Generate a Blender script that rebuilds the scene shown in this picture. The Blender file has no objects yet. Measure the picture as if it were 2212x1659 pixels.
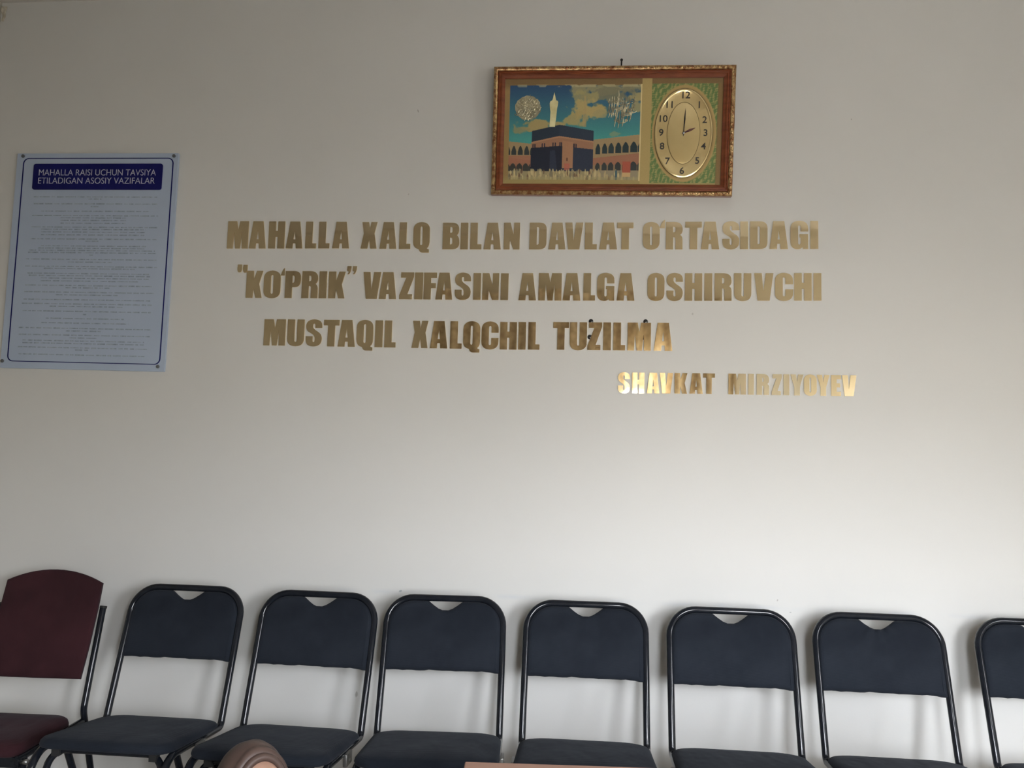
import bpy, bmesh, math, random
import numpy as np
from mathutils import Vector, Matrix
from mathutils.geometry import tessellate_polygon

S = bpy.context.scene
COL = S.collection
PI = math.pi
rad = math.radians

# ------------------------------------------------------------------ camera
WALL_Y = 2.95                      # face of the wall that the picture shows
CAM_Z = 1.2994
cam = bpy.data.cameras.new('camera')
cam.sensor_fit = 'HORIZONTAL'
cam.sensor_width = 36.0
cam.lens = 1824.4 / 2212 * 36.0
cam.clip_start = 0.02
cam_ob = bpy.data.objects.new('camera', cam)
COL.objects.link(cam_ob)
yaw, pitch, roll = rad(5.682), rad(4.911), rad(1.511)
fwd = Vector((-math.sin(yaw) * math.cos(pitch), math.cos(yaw) * math.cos(pitch), math.sin(pitch)))
r0 = Vector((math.cos(yaw), math.sin(yaw), 0))
u0 = r0.cross(fwd)
rt = r0 * math.cos(roll) + u0 * math.sin(roll)
up = -r0 * math.sin(roll) + u0 * math.cos(roll)
cam_ob.matrix_world = Matrix(((rt.x, up.x, -fwd.x, 0), (rt.y, up.y, -fwd.y, 0), (rt.z, up.z, -fwd.z, CAM_Z), (0, 0, 0, 1)))
S.camera = cam_ob

# ------------------------------------------------------------------ sky, daylight, exposure
S.view_settings.view_transform = 'Standard'
S.view_settings.look = 'None'
S.view_settings.gamma = 1.0
S.view_settings.use_curve_mapping = False
S.view_settings.exposure = 0.0
WIN = (0.08, 1.54, 0.80, 2.20)      # the window behind the camera: x0, x1, z0, z1
FRONT_Y = -0.38
RIGHT_X = 2.45
WIN_R = (-0.22, 0.50, 1.45, 1.98)    # unseen side window, added for brightness: y0, y1, z0, z1
LEFT_X = -2.335
CEIL_Z = 3.013
SKY_TOP, SKY_MID, SKY_LOW = (0.85, 0.95, 1.12, 1), (1.26, 1.33, 1.44, 1), (0.74, 0.76, 0.78, 1)
SKYLINE, YARD, GROUND = (0.34, 0.34, 0.32, 1), (0.44, 0.43, 0.40, 1), (0.19, 0.185, 0.17, 1)
SKY_STRENGTH = 71.0
w = bpy.data.worlds.new('sky')
S.world = w
w.use_nodes = True
nt = w.node_tree
bg = nt.nodes['Background']
tc = nt.nodes.new('ShaderNodeTexCoord')
sp = nt.nodes.new('ShaderNodeSeparateXYZ')
rp = nt.nodes.new('ShaderNodeValToRGB')
mr = nt.nodes.new('ShaderNodeMapRange')
mr.inputs['From Min'].default_value = -1
mr.inputs['From Max'].default_value = 1
nt.links.new(tc.outputs['Generated'], sp.inputs[0])
nt.links.new(sp.outputs['Z'], mr.inputs['Value'])
nt.links.new(mr.outputs[0], rp.inputs[0])
nt.links.new(rp.outputs[0], bg.inputs['Color'])
el = rp.color_ramp.elements
el[0].position = 0.38
el[0].color = GROUND
el[1].position = 0.485
el[1].color = YARD
for pos, c in ((0.507, SKYLINE), (0.540, SKY_LOW), (0.67, SKY_MID), (0.95, SKY_TOP)):
    el.new(pos).color = c
bg.inputs['Strength'].default_value = SKY_STRENGTH


def portal(name, x, y, z, sx, sz, rot):
    """Marks a window opening for the sky's light."""
    l = bpy.data.lights.new(name, 'AREA')
    l.shape = 'RECTANGLE'
    l.size, l.size_y = sx, sz
    l.cycles.is_portal = True
    o = bpy.data.objects.new(name, l)
    o.location = (x, y, z)
    o.rotation_euler = rot
    COL.objects.link(o)


portal('window_daylight', (WIN[0] + WIN[1]) / 2, FRONT_Y - 0.10, (WIN[2] + WIN[3]) / 2, WIN[1] - WIN[0], WIN[3] - WIN[2], (rad(90), 0, 0))
portal('added_side_window_daylight', RIGHT_X + 0.10, (WIN_R[0] + WIN_R[1]) / 2, (WIN_R[2] + WIN_R[3]) / 2, WIN_R[1] - WIN_R[0], WIN_R[3] - WIN_R[2], (rad(90), 0, rad(90)))  # opening of the added side window


# ------------------------------------------------------------------ helpers
def lin(r, g, b):
    f = lambda c: (c / 255) / 12.92 if c / 255 <= 0.04045 else ((c / 255 + 0.055) / 1.055) ** 2.4
    return (f(r), f(g), f(b), 1)


def mat(name, color, rough=0.6, metal=0.0, spec=0.5, coat=0.0, sheen=0.0):
    m = bpy.data.materials.new(name)
    m.use_nodes = True
    p = m.node_tree.nodes['Principled BSDF']
    p.inputs['Base Color'].default_value = tuple(color[:3]) + (1,)
    p.inputs['Roughness'].default_value = rough
    p.inputs['Metallic'].default_value = metal
    p.inputs['Specular IOR Level'].default_value = spec
    p.inputs['Coat Weight'].default_value = coat
    p.inputs['Coat Roughness'].default_value = 0.08
    p.inputs['Sheen Weight'].default_value = sheen
    return m


def N(m, t, **kw):
    n = m.node_tree.nodes.new(t)
    for k, v in kw.items():
        if k in n.inputs:
            n.inputs[k].default_value = v
        else:
            setattr(n, k, v)
    return n


def L(m, a, b):
    m.node_tree.links.new(a, b)


def noise_look(m, scale, c1, c2, bump=0.0, bscale=None, dist=0.001, stretch=None, detail=4, lo=0.35, hi=0.65):
    """Mottles a material between two colours and roughens its surface."""
    p = m.node_tree.nodes['Principled BSDF']
    t = N(m, 'ShaderNodeTexCoord')
    mp = N(m, 'ShaderNodeMapping')
    if stretch:
        mp.inputs['Scale'].default_value = stretch
    L(m, t.outputs['Object'], mp.inputs['Vector'])
    n = N(m, 'ShaderNodeTexNoise', Scale=scale, Detail=detail)
    L(m, mp.outputs[0], n.inputs['Vector'])
    r = N(m, 'ShaderNodeValToRGB')
    r.color_ramp.elements[0].position = lo
    r.color_ramp.elements[1].position = hi
    r.color_ramp.elements[0].color = tuple(c1[:3]) + (1,)
    r.color_ramp.elements[1].color = tuple(c2[:3]) + (1,)
    L(m, n.outputs['Fac'], r.inputs[0])
    L(m, r.outputs[0], p.inputs['Base Color'])
    if bump:
        nb = N(m, 'ShaderNodeTexNoise', Scale=bscale or scale, Detail=3)
        L(m, mp.outputs[0], nb.inputs['Vector'])
        b = N(m, 'ShaderNodeBump', Strength=bump, Distance=dist)
        L(m, nb.outputs['Fac'], b.inputs['Height'])
        L(m, b.outputs[0], p.inputs['Normal'])
    return m


def empty(name, loc=(0, 0, 0), rot=(0, 0, 0)):
    o = bpy.data.objects.new(name, None)
    o.location = loc
    o.rotation_euler = rot
    o.empty_display_size = 0.1
    COL.objects.link(o)
    return o


def tag(o, label=None, cat=None, group=None, kind=None):
    for k, v in (('label', label), ('category', cat), ('group', group), ('kind', kind)):
        if v:
            o[k] = v
    return o


def mesh_ob(name, me, m=None, parent=None, smooth=False):
    if m is not None:
        me.materials.append(m)
    if smooth:
        me.polygons.foreach_set('use_smooth', [True] * len(me.polygons))
    o = bpy.data.objects.new(name, me)
    COL.objects.link(o)
    if parent is not None:
        o.parent = parent
    return o


def from_bm(name, bm, m=None, parent=None, smooth=False, angle=None):
    bmesh.ops.recalc_face_normals(bm, faces=bm.faces)
    if angle:
        for ed in bm.edges:
            ed.smooth = not (len(ed.link_faces) == 2 and ed.calc_face_angle(0) > rad(angle))
        smooth = True
    me = bpy.data.meshes.new(name)
    bm.to_mesh(me)
    bm.free()
    return mesh_ob(name, me, m, parent, smooth)


def add_box(bm, x0, x1, y0, y1, z0, z1, bev=0.0, rot=None):
    g = bmesh.ops.create_cube(bm, size=1)
    vs = g['verts']
    for v in vs:
        v.co = Vector(((x0 + x1) / 2 + v.co.x * (x1 - x0), (y0 + y1) / 2 + v.co.y * (y1 - y0), (z0 + z1) / 2 + v.co.z * (z1 - z0)))
    if bev:
        es = list({ed for v in vs for ed in v.link_edges})
        r = bmesh.ops.bevel(bm, geom=es, offset=bev, segments=2, affect='EDGES', profile=0.5)
        vs = list({v for f in r['faces'] for v in f.verts} | {v for v in vs if v.is_valid})
    if rot:
        bmesh.ops.transform(bm, matrix=rot, verts=[v for v in vs if v.is_valid])


def fillet(pts, radii, seg=7):
    """A polyline with its inner corners rounded."""
    out = [Vector(pts[0])]
    for i in range(1, len(pts) - 1):
        p, a, b = Vector(pts[i]), Vector(pts[i - 1]), Vector(pts[i + 1])
        r = radii[i - 1]
        if not r:
            out.append(p)
            continue
        da, db = (a - p).normalized(), (b - p).normalized()
        half = da.angle(db) / 2
        d = min(r / math.tan(half), (a - p).length * 0.49, (b - p).length * 0.49)
        r = d * math.tan(half)
        c = p + (da + db).normalized() * (r / math.sin(half))
        s, t = p + da * d - c, p + db * d - c
        ang = s.angle(t)
        for k in range(seg + 1):
            f = k / seg
            out.append(c + (s * math.sin((1 - f) * ang) + t * math.sin(f * ang)) / math.sin(ang))
    out.append(Vector(pts[-1]))
    return out


def add_tube(bm, path, r, n=12, cap=True, flat=1.0):
    """A round tube along a path; r may be one radius or one per point."""
    P = [Vector(p) for p in path]
    rr = r if isinstance(r, (list, tuple)) else [r] * len(P)
    T = [((P[min(i + 1, len(P) - 1)] - P[max(i - 1, 0)])).normalized() for i in range(len(P))]
    a = Vector((0, 0, 1)) if abs(T[0].z) < 0.9 else Vector((1, 0, 0))
    u = (a - T[0] * a.dot(T[0])).normalized()
    rings = []
    for i, p in enumerate(P):
        u = (u - T[i] * u.dot(T[i])).normalized()
        v = T[i].cross(u)
        rings.append([bm.verts.new(p + (u * math.cos(2 * PI * k / n) + v * math.sin(2 * PI * k / n) * flat) * rr[i]) for k in range(n)])
    for a_, b_ in zip(rings, rings[1:]):
        for k in range(n):
            bm.faces.new((a_[k], a_[(k + 1) % n], b_[(k + 1) % n], b_[k]))
    if cap:
        bm.faces.new(rings[0][::-1])
        bm.faces.new(rings[-1])


def tube(name, path, r, m, parent, n=12, flat=1.0):
    bm = bmesh.new()
    add_tube(bm, path, r, n, flat=flat)
    return from_bm(name, bm, m, parent, angle=50)


def add_disc(bm, c, r, depth, axis='y', n=24, dome=0.0):
    """A round plate whose front faces -y (or +z)."""
    c = Vector(c)
    def at(k, rr, d):
        ca, sa = math.cos(2 * PI * k / n) * rr, math.sin(2 * PI * k / n) * rr
        return c + (Vector((ca, -d, sa)) if axis == 'y' else Vector((ca, sa, d)))
    prof = [(r, 0), (r, depth)]
    if dome:
        prof += [(r * math.cos(t), depth + dome * math.sin(t)) for t in (0.3, 0.6, 0.9, 1.2)]
    rings = [[bm.verts.new(at(k, a, d)) for k in range(n)] for a, d in prof]
    for p, q in zip(rings, rings[1:]):
        for k in range(n):
            bm.faces.new((p[k], p[(k + 1) % n], q[(k + 1) % n], q[k]))
    bm.faces.new(rings[0][::-1])
    bm.faces.new(rings[-1])


def flat_quad(contour):
    """Flattens a closed outline of on-curve (x, y) and off-curve (x, y, 0) points."""
    pts = [(p[0], p[1], len(p) == 2) for p in contour]
    full = []
    for i, p in enumerate(pts):
        q = pts[(i + 1) % len(pts)]
        full.append(p)
        if not p[2] and not q[2]:
            full.append(((p[0] + q[0]) / 2, (p[1] + q[1]) / 2, True))
    k = next(i for i, p in enumerate(full) if p[2])
    full = full[k:] + full[:k]
    out, i = [], 0
    while i < len(full):
        p = full[i]
        nx = full[(i + 1) % len(full)]
        out.append((p[0], p[1]))
        if nx[2]:
            i += 1
        else:
            q = full[(i + 2) % len(full)]
            for s in range(1, 6):
                t = s / 6
                out.append(((1 - t) ** 2 * p[0] + 2 * t * (1 - t) * nx[0] + t * t * q[0], (1 - t) ** 2 * p[1] + 2 * t * (1 - t) * nx[1] + t * t * q[1]))
            i += 2
    return out


def plate(bm, contours, y_front, y_back):
    """A flat plate in the xz plane with holes, from y_back to y_front."""
    cs = [[Vector((x, z, 0)) for x, z in c] for c in contours]
    tris = tessellate_polygon(cs)
    flat = [p for c in cs for p in c]
    fr = [bm.verts.new((p.x, y_front, p.y)) for p in flat]
    bk = [bm.verts.new((p.x, y_back, p.y)) for p in flat]
    for t in tris:
        try:
            bm.faces.new([fr[i] for i in t])
            bm.faces.new([bk[i] for i in t][::-1])
        except ValueError:
            pass
    k = 0
    for c in cs:
        n = len(c)
        for i in range(n):
            a, b = k + i, k + (i + 1) % n
            bm.faces.new((fr[a], fr[b], bk[b], bk[a]))
        k += n


def round_rect(x0, x1, z0, z1, r, n=6):
    out = []
    for cx, cz, a0 in ((x1 - r, z1 - r, 0), (x0 + r, z1 - r, 90), (x0 + r, z0 + r, 180), (x1 - r, z0 + r, 270)):
        for k in range(n + 1):
            a = rad(a0 + 90 * k / n)
            out.append((cx + r * math.cos(a), cz + r * math.sin(a)))
    return out


def offset_poly(pts, d):
    """Insets a closed counter-clockwise outline by d."""
    n, out = len(pts), []
    for i in range(n):
        p, a, b = Vector(pts[i]), Vector(pts[i - 1]), Vector(pts[(i + 1) % n])
        e1, e2 = (p - a).normalized(), (b - p).normalized()
        n1, n2 = Vector((-e1.y, e1.x)), Vector((-e2.y, e2.x))
        m_ = (n1 + n2)
        if m_.length < 1e-6:
            m_ = n1
        m_.normalize()
        out.append(tuple(p + m_ * d / max(0.5, m_.dot(n1))))
    return out


def text_ob(name, txt, size, m, parent, loc, align='CENTER', squash=1.0, depth=0.0004, bold=0.0, width=None):
    """Writing as a thin mesh standing on the xz plane and facing -y."""
    c = bpy.data.curves.new(name, 'FONT')
    c.body = txt
    c.size = size
    c.align_x = align
    c.align_y = 'CENTER'
    c.extrude = depth
    c.offset = bold
    t = bpy.data.objects.new(name, c)
    COL.objects.link(t)
    bpy.context.view_layer.update()
    me = bpy.data.meshes.new_from_object(t.evaluated_get(bpy.context.evaluated_depsgraph_get()))
    bpy.data.objects.remove(t)
    k = 1.0
    if width:
        xs = [v.co.x for v in me.vertices]
        k = width / (max(xs) - min(xs))
    me.transform(Matrix.Rotation(PI / 2, 4, 'X') @ Matrix.Diagonal((k, squash, 1, 1)))
    o = mesh_ob(name, me, m, parent)
    o.location = loc
    return o

# ------------------------------------------------------------------ materials
def wall_paint():
    m = mat('wall_paint', (0.70, 0.695, 0.675), 0.55, spec=0.35)
    noise_look(m, 1.3, (0.69, 0.684, 0.664), (0.715, 0.709, 0.689), bump=0.12, bscale=160, dist=0.0008)
    p = m.node_tree.nodes['Principled BSDF']
    base = p.inputs['Base Color'].links[0].from_socket
    t = N(m, 'ShaderNodeTexCoord')
    s = N(m, 'ShaderNodeSeparateXYZ')
    L(m, t.outputs['Object'], s.inputs[0])
    nz = N(m, 'ShaderNodeTexNoise', Scale=45, Detail=3)
    L(m, t.outputs['Object'], nz.inputs['Vector'])

    def math_(op, a, b=None):
        n = N(m, 'ShaderNodeMath', operation=op)
        for i, v in enumerate((a, b)):
            if v is None:
                continue
            if isinstance(v, (int, float)):
                n.inputs[i].default_value = v
            else:
                L(m, v, n.inputs[i])
        return n.outputs[0]
    wob = math_('SUBTRACT', nz.outputs['Fac'], 0.5)

    def mix(fac, col):
        nonlocal base
        n = N(m, 'ShaderNodeMix', data_type='RGBA')
        L(m, fac, n.inputs['Factor'])
        L(m, base, n.inputs['A'])
        n.inputs['B'].default_value = tuple(col[:3]) + (1,)
        base = n.outputs['Result']

    def clamp01(v):
        n = N(m, 'ShaderNodeClamp')
        L(m, v, n.inputs['Value'])
        return n.outputs[0]
    # a rubbed, bluish line where the chair backs touch the wall
    dz = math_('ABSOLUTE', math_('SUBTRACT', s.outputs['Z'], 0.8175))
    band = clamp01(math_('SUBTRACT', 1.0, math_('DIVIDE', dz, 0.012)))
    n2 = N(m, 'ShaderNodeTexNoise', Scale=7.5, Detail=6)
    L(m, t.outputs['Object'], n2.inputs['Vector'])
    patch = clamp01(math_('MULTIPLY', math_('SUBTRACT', n2.outputs['Fac'], 0.44), 5.0))
    onw = clamp01(math_('MULTIPLY', math_('SUBTRACT', s.outputs['X'], -1.0), 4.0))
    mix(math_('MULTIPLY', math_('MULTIPLY', math_('MULTIPLY', band, patch), onw), 0.5), (0.58, 0.61, 0.65))
    # chips and scratches: x, z, half width, half height, slant
    for x, z, rx, rz, sl, col in ((-0.808, 0.463, 0.005, 0.012, 0.15, (0.36, 0.35, 0.32)), (-0.666, 2.5525, 0.0022, 0.007, -0.3, (0.32, 0.31, 0.29)),
                                  (0.3305, 1.81, 0.004, 0.005, 0, (0.50, 0.49, 0.47)), (-0.665, 0.822, 0.006, 0.004, 0.6, (0.34, 0.38, 0.40)),
                                  (0.618, 0.845, 0.003, 0.005, 0.2, (0.45, 0.42, 0.40)), (0.66, 0.806, 0.005, 0.003, 0, (0.42, 0.42, 0.42)),
                                  (0.87, 2.50, 0.0022, 0.004, 0, (0.40, 0.38, 0.36)), (-0.69, 2.24, 0.003, 0.005, 0.2, (0.50, 0.47, 0.45))):
        ddx = math_('DIVIDE', math_('SUBTRACT', math_('SUBTRACT', s.outputs['X'], x), math_('MULTIPLY', math_('SUBTRACT', s.outputs['Z'], z), sl)), rx)
        ddz = math_('DIVIDE', math_('SUBTRACT', s.outputs['Z'], z), rz)
        d = math_('SQRT', math_('ADD', math_('MULTIPLY', ddx, ddx), math_('MULTIPLY', ddz, ddz)))
        f = clamp01(math_('MULTIPLY', math_('SUBTRACT', math_('ADD', 1.0, math_('MULTIPLY', wob, 1.6)), d), 2.0))
        mix(math_('MULTIPLY', f, 0.8), col)
    L(m, base, p.inputs['Base Color'])
    return m


M = {}
M['wall'] = wall_paint()
M['side_wall'] = noise_look(mat('side_wall_paint', (0.66, 0.60, 0.50), 0.7), 2.0, (0.69, 0.65, 0.575), (0.73, 0.69, 0.615), bump=0.1, bscale=120)
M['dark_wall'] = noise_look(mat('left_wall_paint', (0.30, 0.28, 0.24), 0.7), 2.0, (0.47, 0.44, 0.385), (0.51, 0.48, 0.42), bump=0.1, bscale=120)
M['ceiling'] = noise_look(mat('ceiling_paint', (0.62, 0.58, 0.52), 0.8), 2.0, (0.66, 0.635, 0.595), (0.70, 0.675, 0.635), bump=0.1, bscale=90)
M['floor'] = noise_look(mat('floor_boards', (0.42, 0.36, 0.29), 0.45), 4.0, (0.38, 0.34, 0.285), (0.46, 0.42, 0.365), bump=0.1, stretch=(1, 8, 1))
M['pvc'] = noise_look(mat('white_window_plastic', (0.75, 0.75, 0.74), 0.35), 6.0, (0.73, 0.73, 0.72), (0.77, 0.77, 0.76))
g = bpy.data.materials.new('window_glass')
g.use_nodes = True
gn = g.node_tree
gn.nodes.clear()
go, gt, gg, gm = (gn.nodes.new(x) for x in ('ShaderNodeOutputMaterial', 'ShaderNodeBsdfTransparent', 'ShaderNodeBsdfGlossy', 'ShaderNodeMixShader'))
gg.inputs['Roughness'].default_value = 0.02
gm.inputs['Fac'].default_value = 0.06
gn.links.new(gt.outputs[0], gm.inputs[1])
gn.links.new(gg.outputs[0], gm.inputs[2])
gn.links.new(gm.outputs[0], go.inputs[0])
M['glass'] = g
M['curtain'] = noise_look(mat('beige_lace', (0.62, 0.54, 0.42), 0.8, sheen=0.2), 28, (0.44, 0.35, 0.26), (0.72, 0.64, 0.50), bump=0.4, bscale=40, dist=0.004, detail=5)
_n = M['curtain'].node_tree
_o = next(n for n in _n.nodes if n.type == 'OUTPUT_MATERIAL')
_p = _n.nodes['Principled BSDF']
_t = _n.nodes.new('ShaderNodeBsdfTranslucent')      # lace lets some daylight through
_m = _n.nodes.new('ShaderNodeMixShader')
_m.inputs['Fac'].default_value = 0.10
_n.links.new(_p.inputs['Base Color'].links[0].from_socket, _t.inputs['Color'])
_n.links.new(_p.outputs[0], _m.inputs[1])
_n.links.new(_t.outputs[0], _m.inputs[2])
_n.links.new(_m.outputs[0], _o.inputs['Surface'])
M['gold'] = mat('gold_mirror_acrylic', (0.93, 0.77, 0.49), 0.035, metal=1.0)
noise_look(M['gold'], 3, (0.95, 0.80, 0.53), (0.97, 0.82, 0.55))
M['tube'] = mat('black_gloss_enamel', (0.008, 0.010, 0.015), 0.10, spec=0.32)
noise_look(M['tube'], 30, (0.007, 0.009, 0.013), (0.012, 0.014, 0.019))


def fabric(name, c1, c2, spec=0.08):
    m = mat(name, c1, 0.9, spec=spec, sheen=0.06)
    p = m.node_tree.nodes['Principled BSDF']
    p.inputs['Sheen Roughness'].default_value = 0.5
    p.inputs['Sheen Tint'].default_value = (0.75, 0.8, 0.9, 1)
    noise_look(m, 9, c1, c2, detail=3)
    t = N(m, 'ShaderNodeTexCoord')
    wv = N(m, 'ShaderNodeTexWave', Scale=170, Distortion=1.5, Detail=2)
    wv.bands_direction = 'Z'
    L(m, t.outputs['Object'], wv.inputs['Vector'])
    oi = N(m, 'ShaderNodeObjectInfo')
    sc = N(m, 'ShaderNodeVectorMath', operation='SCALE')
    sc.inputs[0].default_value = (7.0, 3.0, 5.0)
    L(m, oi.outputs['Random'], sc.inputs['Scale'])
    ad = N(m, 'ShaderNodeVectorMath', operation='ADD')
    L(m, t.outputs['Object'], ad.inputs[0])
    L(m, sc.outputs[0], ad.inputs[1])
    mp = N(m, 'ShaderNodeMapping')
    mp.inputs['Scale'].default_value = (2.4, 1, 0.7)
    L(m, ad.outputs[0], mp.inputs['Vector'])
    fo = N(m, 'ShaderNodeTexNoise', Scale=5.0, Detail=2)
    L(m, mp.outputs[0], fo.inputs['Vector'])
    b1 = N(m, 'ShaderNodeBump', Strength=0.7, Distance=0.012)
    L(m, fo.outputs['Fac'], b1.inputs['Height'])
    b2 = N(m, 'ShaderNodeBump', Strength=0.35, Distance=0.0006)
    L(m, wv.outputs['Fac'], b2.inputs['Height'])
    L(m, b1.outputs[0], b2.inputs['Normal'])
    L(m, b2.outputs[0], p.inputs['Normal'])
    return m


M['fabric'] = fabric('navy_black_cloth', (0.0125, 0.0155, 0.022), (0.018, 0.022, 0.030))
M['maroon'] = fabric('maroon_cloth', (0.034, 0.013, 0.016), (0.046, 0.017, 0.021))
M['metal'] = noise_look(mat('dull_metal', (0.35, 0.35, 0.34), 0.35, metal=0.9), 20, (0.30, 0.30, 0.29), (0.40, 0.40, 0.39))
M['rubber'] = noise_look(mat('black_rubber', (0.012, 0.012, 0.012), 0.8), 20, (0.010, 0.010, 0.010), (0.015, 0.015, 0.015))

# ------------------------------------------------------------------ room shell
def shell(name, boxes, m):
    bm = bmesh.new()
    for b in boxes:
        add_box(bm, *b)
    return tag(from_bm(name, bm, m), kind='structure')


T_ = 0.14
shell('wall_back', [(LEFT_X - T_, RIGHT_X + T_, WALL_Y, WALL_Y + T_, -0.1, CEIL_Z + 0.1)], M['wall'])
shell('wall_left', [(LEFT_X - T_, LEFT_X, FRONT_Y - T_, WALL_Y, 0, CEIL_Z)], M['dark_wall'])
ya, yb, za, zb = WIN_R
shell('wall_right', [(RIGHT_X, RIGHT_X + T_, FRONT_Y - T_, ya, 0, CEIL_Z), (RIGHT_X, RIGHT_X + T_, yb, WALL_Y, 0, CEIL_Z),
                     (RIGHT_X, RIGHT_X + T_, ya, yb, 0, za), (RIGHT_X, RIGHT_X + T_, ya, yb, zb, CEIL_Z)], M['side_wall'])
x0, x1, z0, z1 = WIN
shell('wall_front', [(LEFT_X, x0, FRONT_Y - T_, FRONT_Y, 0, CEIL_Z), (x1, RIGHT_X, FRONT_Y - T_, FRONT_Y, 0, CEIL_Z),
                     (x0, x1, FRONT_Y - T_, FRONT_Y, 0, z0), (x0, x1, FRONT_Y - T_, FRONT_Y, z1, CEIL_Z)], M['side_wall'])
shell('floor', [(LEFT_X - T_, RIGHT_X + T_, FRONT_Y - T_, WALL_Y, -0.1, 0)], M['floor'])
shell('ceiling', [(LEFT_X - T_, RIGHT_X + T_, FRONT_Y - T_, WALL_Y, CEIL_Z, CEIL_Z + 0.1)], M['ceiling'])
bm = bmesh.new()
fy0, fy1 = FRONT_Y - 0.09, FRONT_Y - 0.03
BAYS = ((0.24, 0.51, z1), (0.93, 1.43, 1.72))      # clear panes, posts and solid head shaped to steer daylight: x0, x1, top
edges_ = [x0, BAYS[0][0], BAYS[0][1], BAYS[1][0], BAYS[1][1], x1]
for b in zip(edges_[::2], edges_[1::2]):
    add_box(bm, b[0], b[1], fy0, fy1, z0, z1)
for a, c, top in BAYS:
    add_box(bm, a, c, fy0, fy1, z0, z0 + 0.06)
    add_box(bm, a, c, fy0, fy1, top - 0.06, z1)  # over the second pane: solid panel added to keep it out of reflections
wf = tag(from_bm('window_1', bm, M['pvc']), kind='structure')
for a, c, top in BAYS:
    bm = bmesh.new()
    add_box(bm, a, c, fy0 + 0.028, fy0 + 0.032, z0 + 0.06, top - 0.06)
    from_bm('pane', bm, M['glass'], wf)
bm = bmesh.new()
add_box(bm, x0 - 0.05, x1 + 0.05, FRONT_Y, FRONT_Y + 0.16, z0 - 0.04, z0, bev=0.006)
from_bm('window_sill', bm, M['pvc'], wf)

# side window, unseen, added to brighten the wall that the letters mirror
bm = bmesh.new()
ym = (ya + yb) / 2
xa_, xb_ = RIGHT_X + 0.03, RIGHT_X + 0.09
for b in ((ya, ya + 0.05), (yb - 0.05, yb), (ym - 0.045, ym + 0.045)):
    add_box(bm, xa_, xb_, b[0], b[1], za, zb)
for a, c in ((ya + 0.05, ym - 0.045), (ym + 0.045, yb - 0.05)):
    add_box(bm, xa_, xb_, a, c, za, za + 0.06)
    add_box(bm, xa_, xb_, a, c, zb - 0.06, zb)
wf2 = tag(from_bm('added_side_window', bm, M['pvc']), kind='structure')
for a, c in ((ya + 0.05, ym - 0.045), (ym + 0.045, yb - 0.05)):
    bm = bmesh.new()
    add_box(bm, xa_ + 0.028, xa_ + 0.032, a, c, za + 0.06, zb - 0.06)
    from_bm('pane', bm, M['glass'], wf2)
bm = bmesh.new()
add_box(bm, RIGHT_X - 0.12, RIGHT_X, ya - 0.05, yb + 0.05, za - 0.04, za, bev=0.006)
from_bm('window_sill', bm, M['pvc'], wf2)


def curtain(xa, xb, za, zb, folds, amp, label):
    """A hanging cloth with deep folds in front of the window wall."""
    bm = bmesh.new()
    nx, nz = folds * 10, 14
    g_ = []
    for j in range(nz + 1):
        v = j / nz
        row = []
        for i in range(nx + 1):
            u = i / nx
            a = amp * (0.45 + 0.55 * v)
            y = FRONT_Y + 0.10 + a * math.sin(u * folds * 2 * PI + 0.5 * math.sin(3.1 * v + u * 9)) + 0.012 * math.sin(u * folds * 5.3 + v * 4)
            z = zb - v * (zb - za) - (0.05 * math.sin(u * folds * PI) ** 2 if v == 1 else 0)
            row.append(bm.verts.new((xa + u * (xb - xa), y, z)))
        g_.append(row)
    for p, q in zip(g_, g_[1:]):
        for i in range(nx):
            bm.faces.new((p[i], p[i + 1], q[i + 1], q[i]))
    o = from_bm('window_curtain', bm, M['curtain'], smooth=True)
    return tag(o, label, 'curtain')


curtain(-1.20, 0.06, 0.06, 2.50, 10, 0.04, 'long beige lace curtain hanging beside the window, facing the lettered wall')
curtain(0.08, 1.02, 1.765, 2.50, 9, 0.035, 'short beige ruffled valance hanging above the window')

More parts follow.
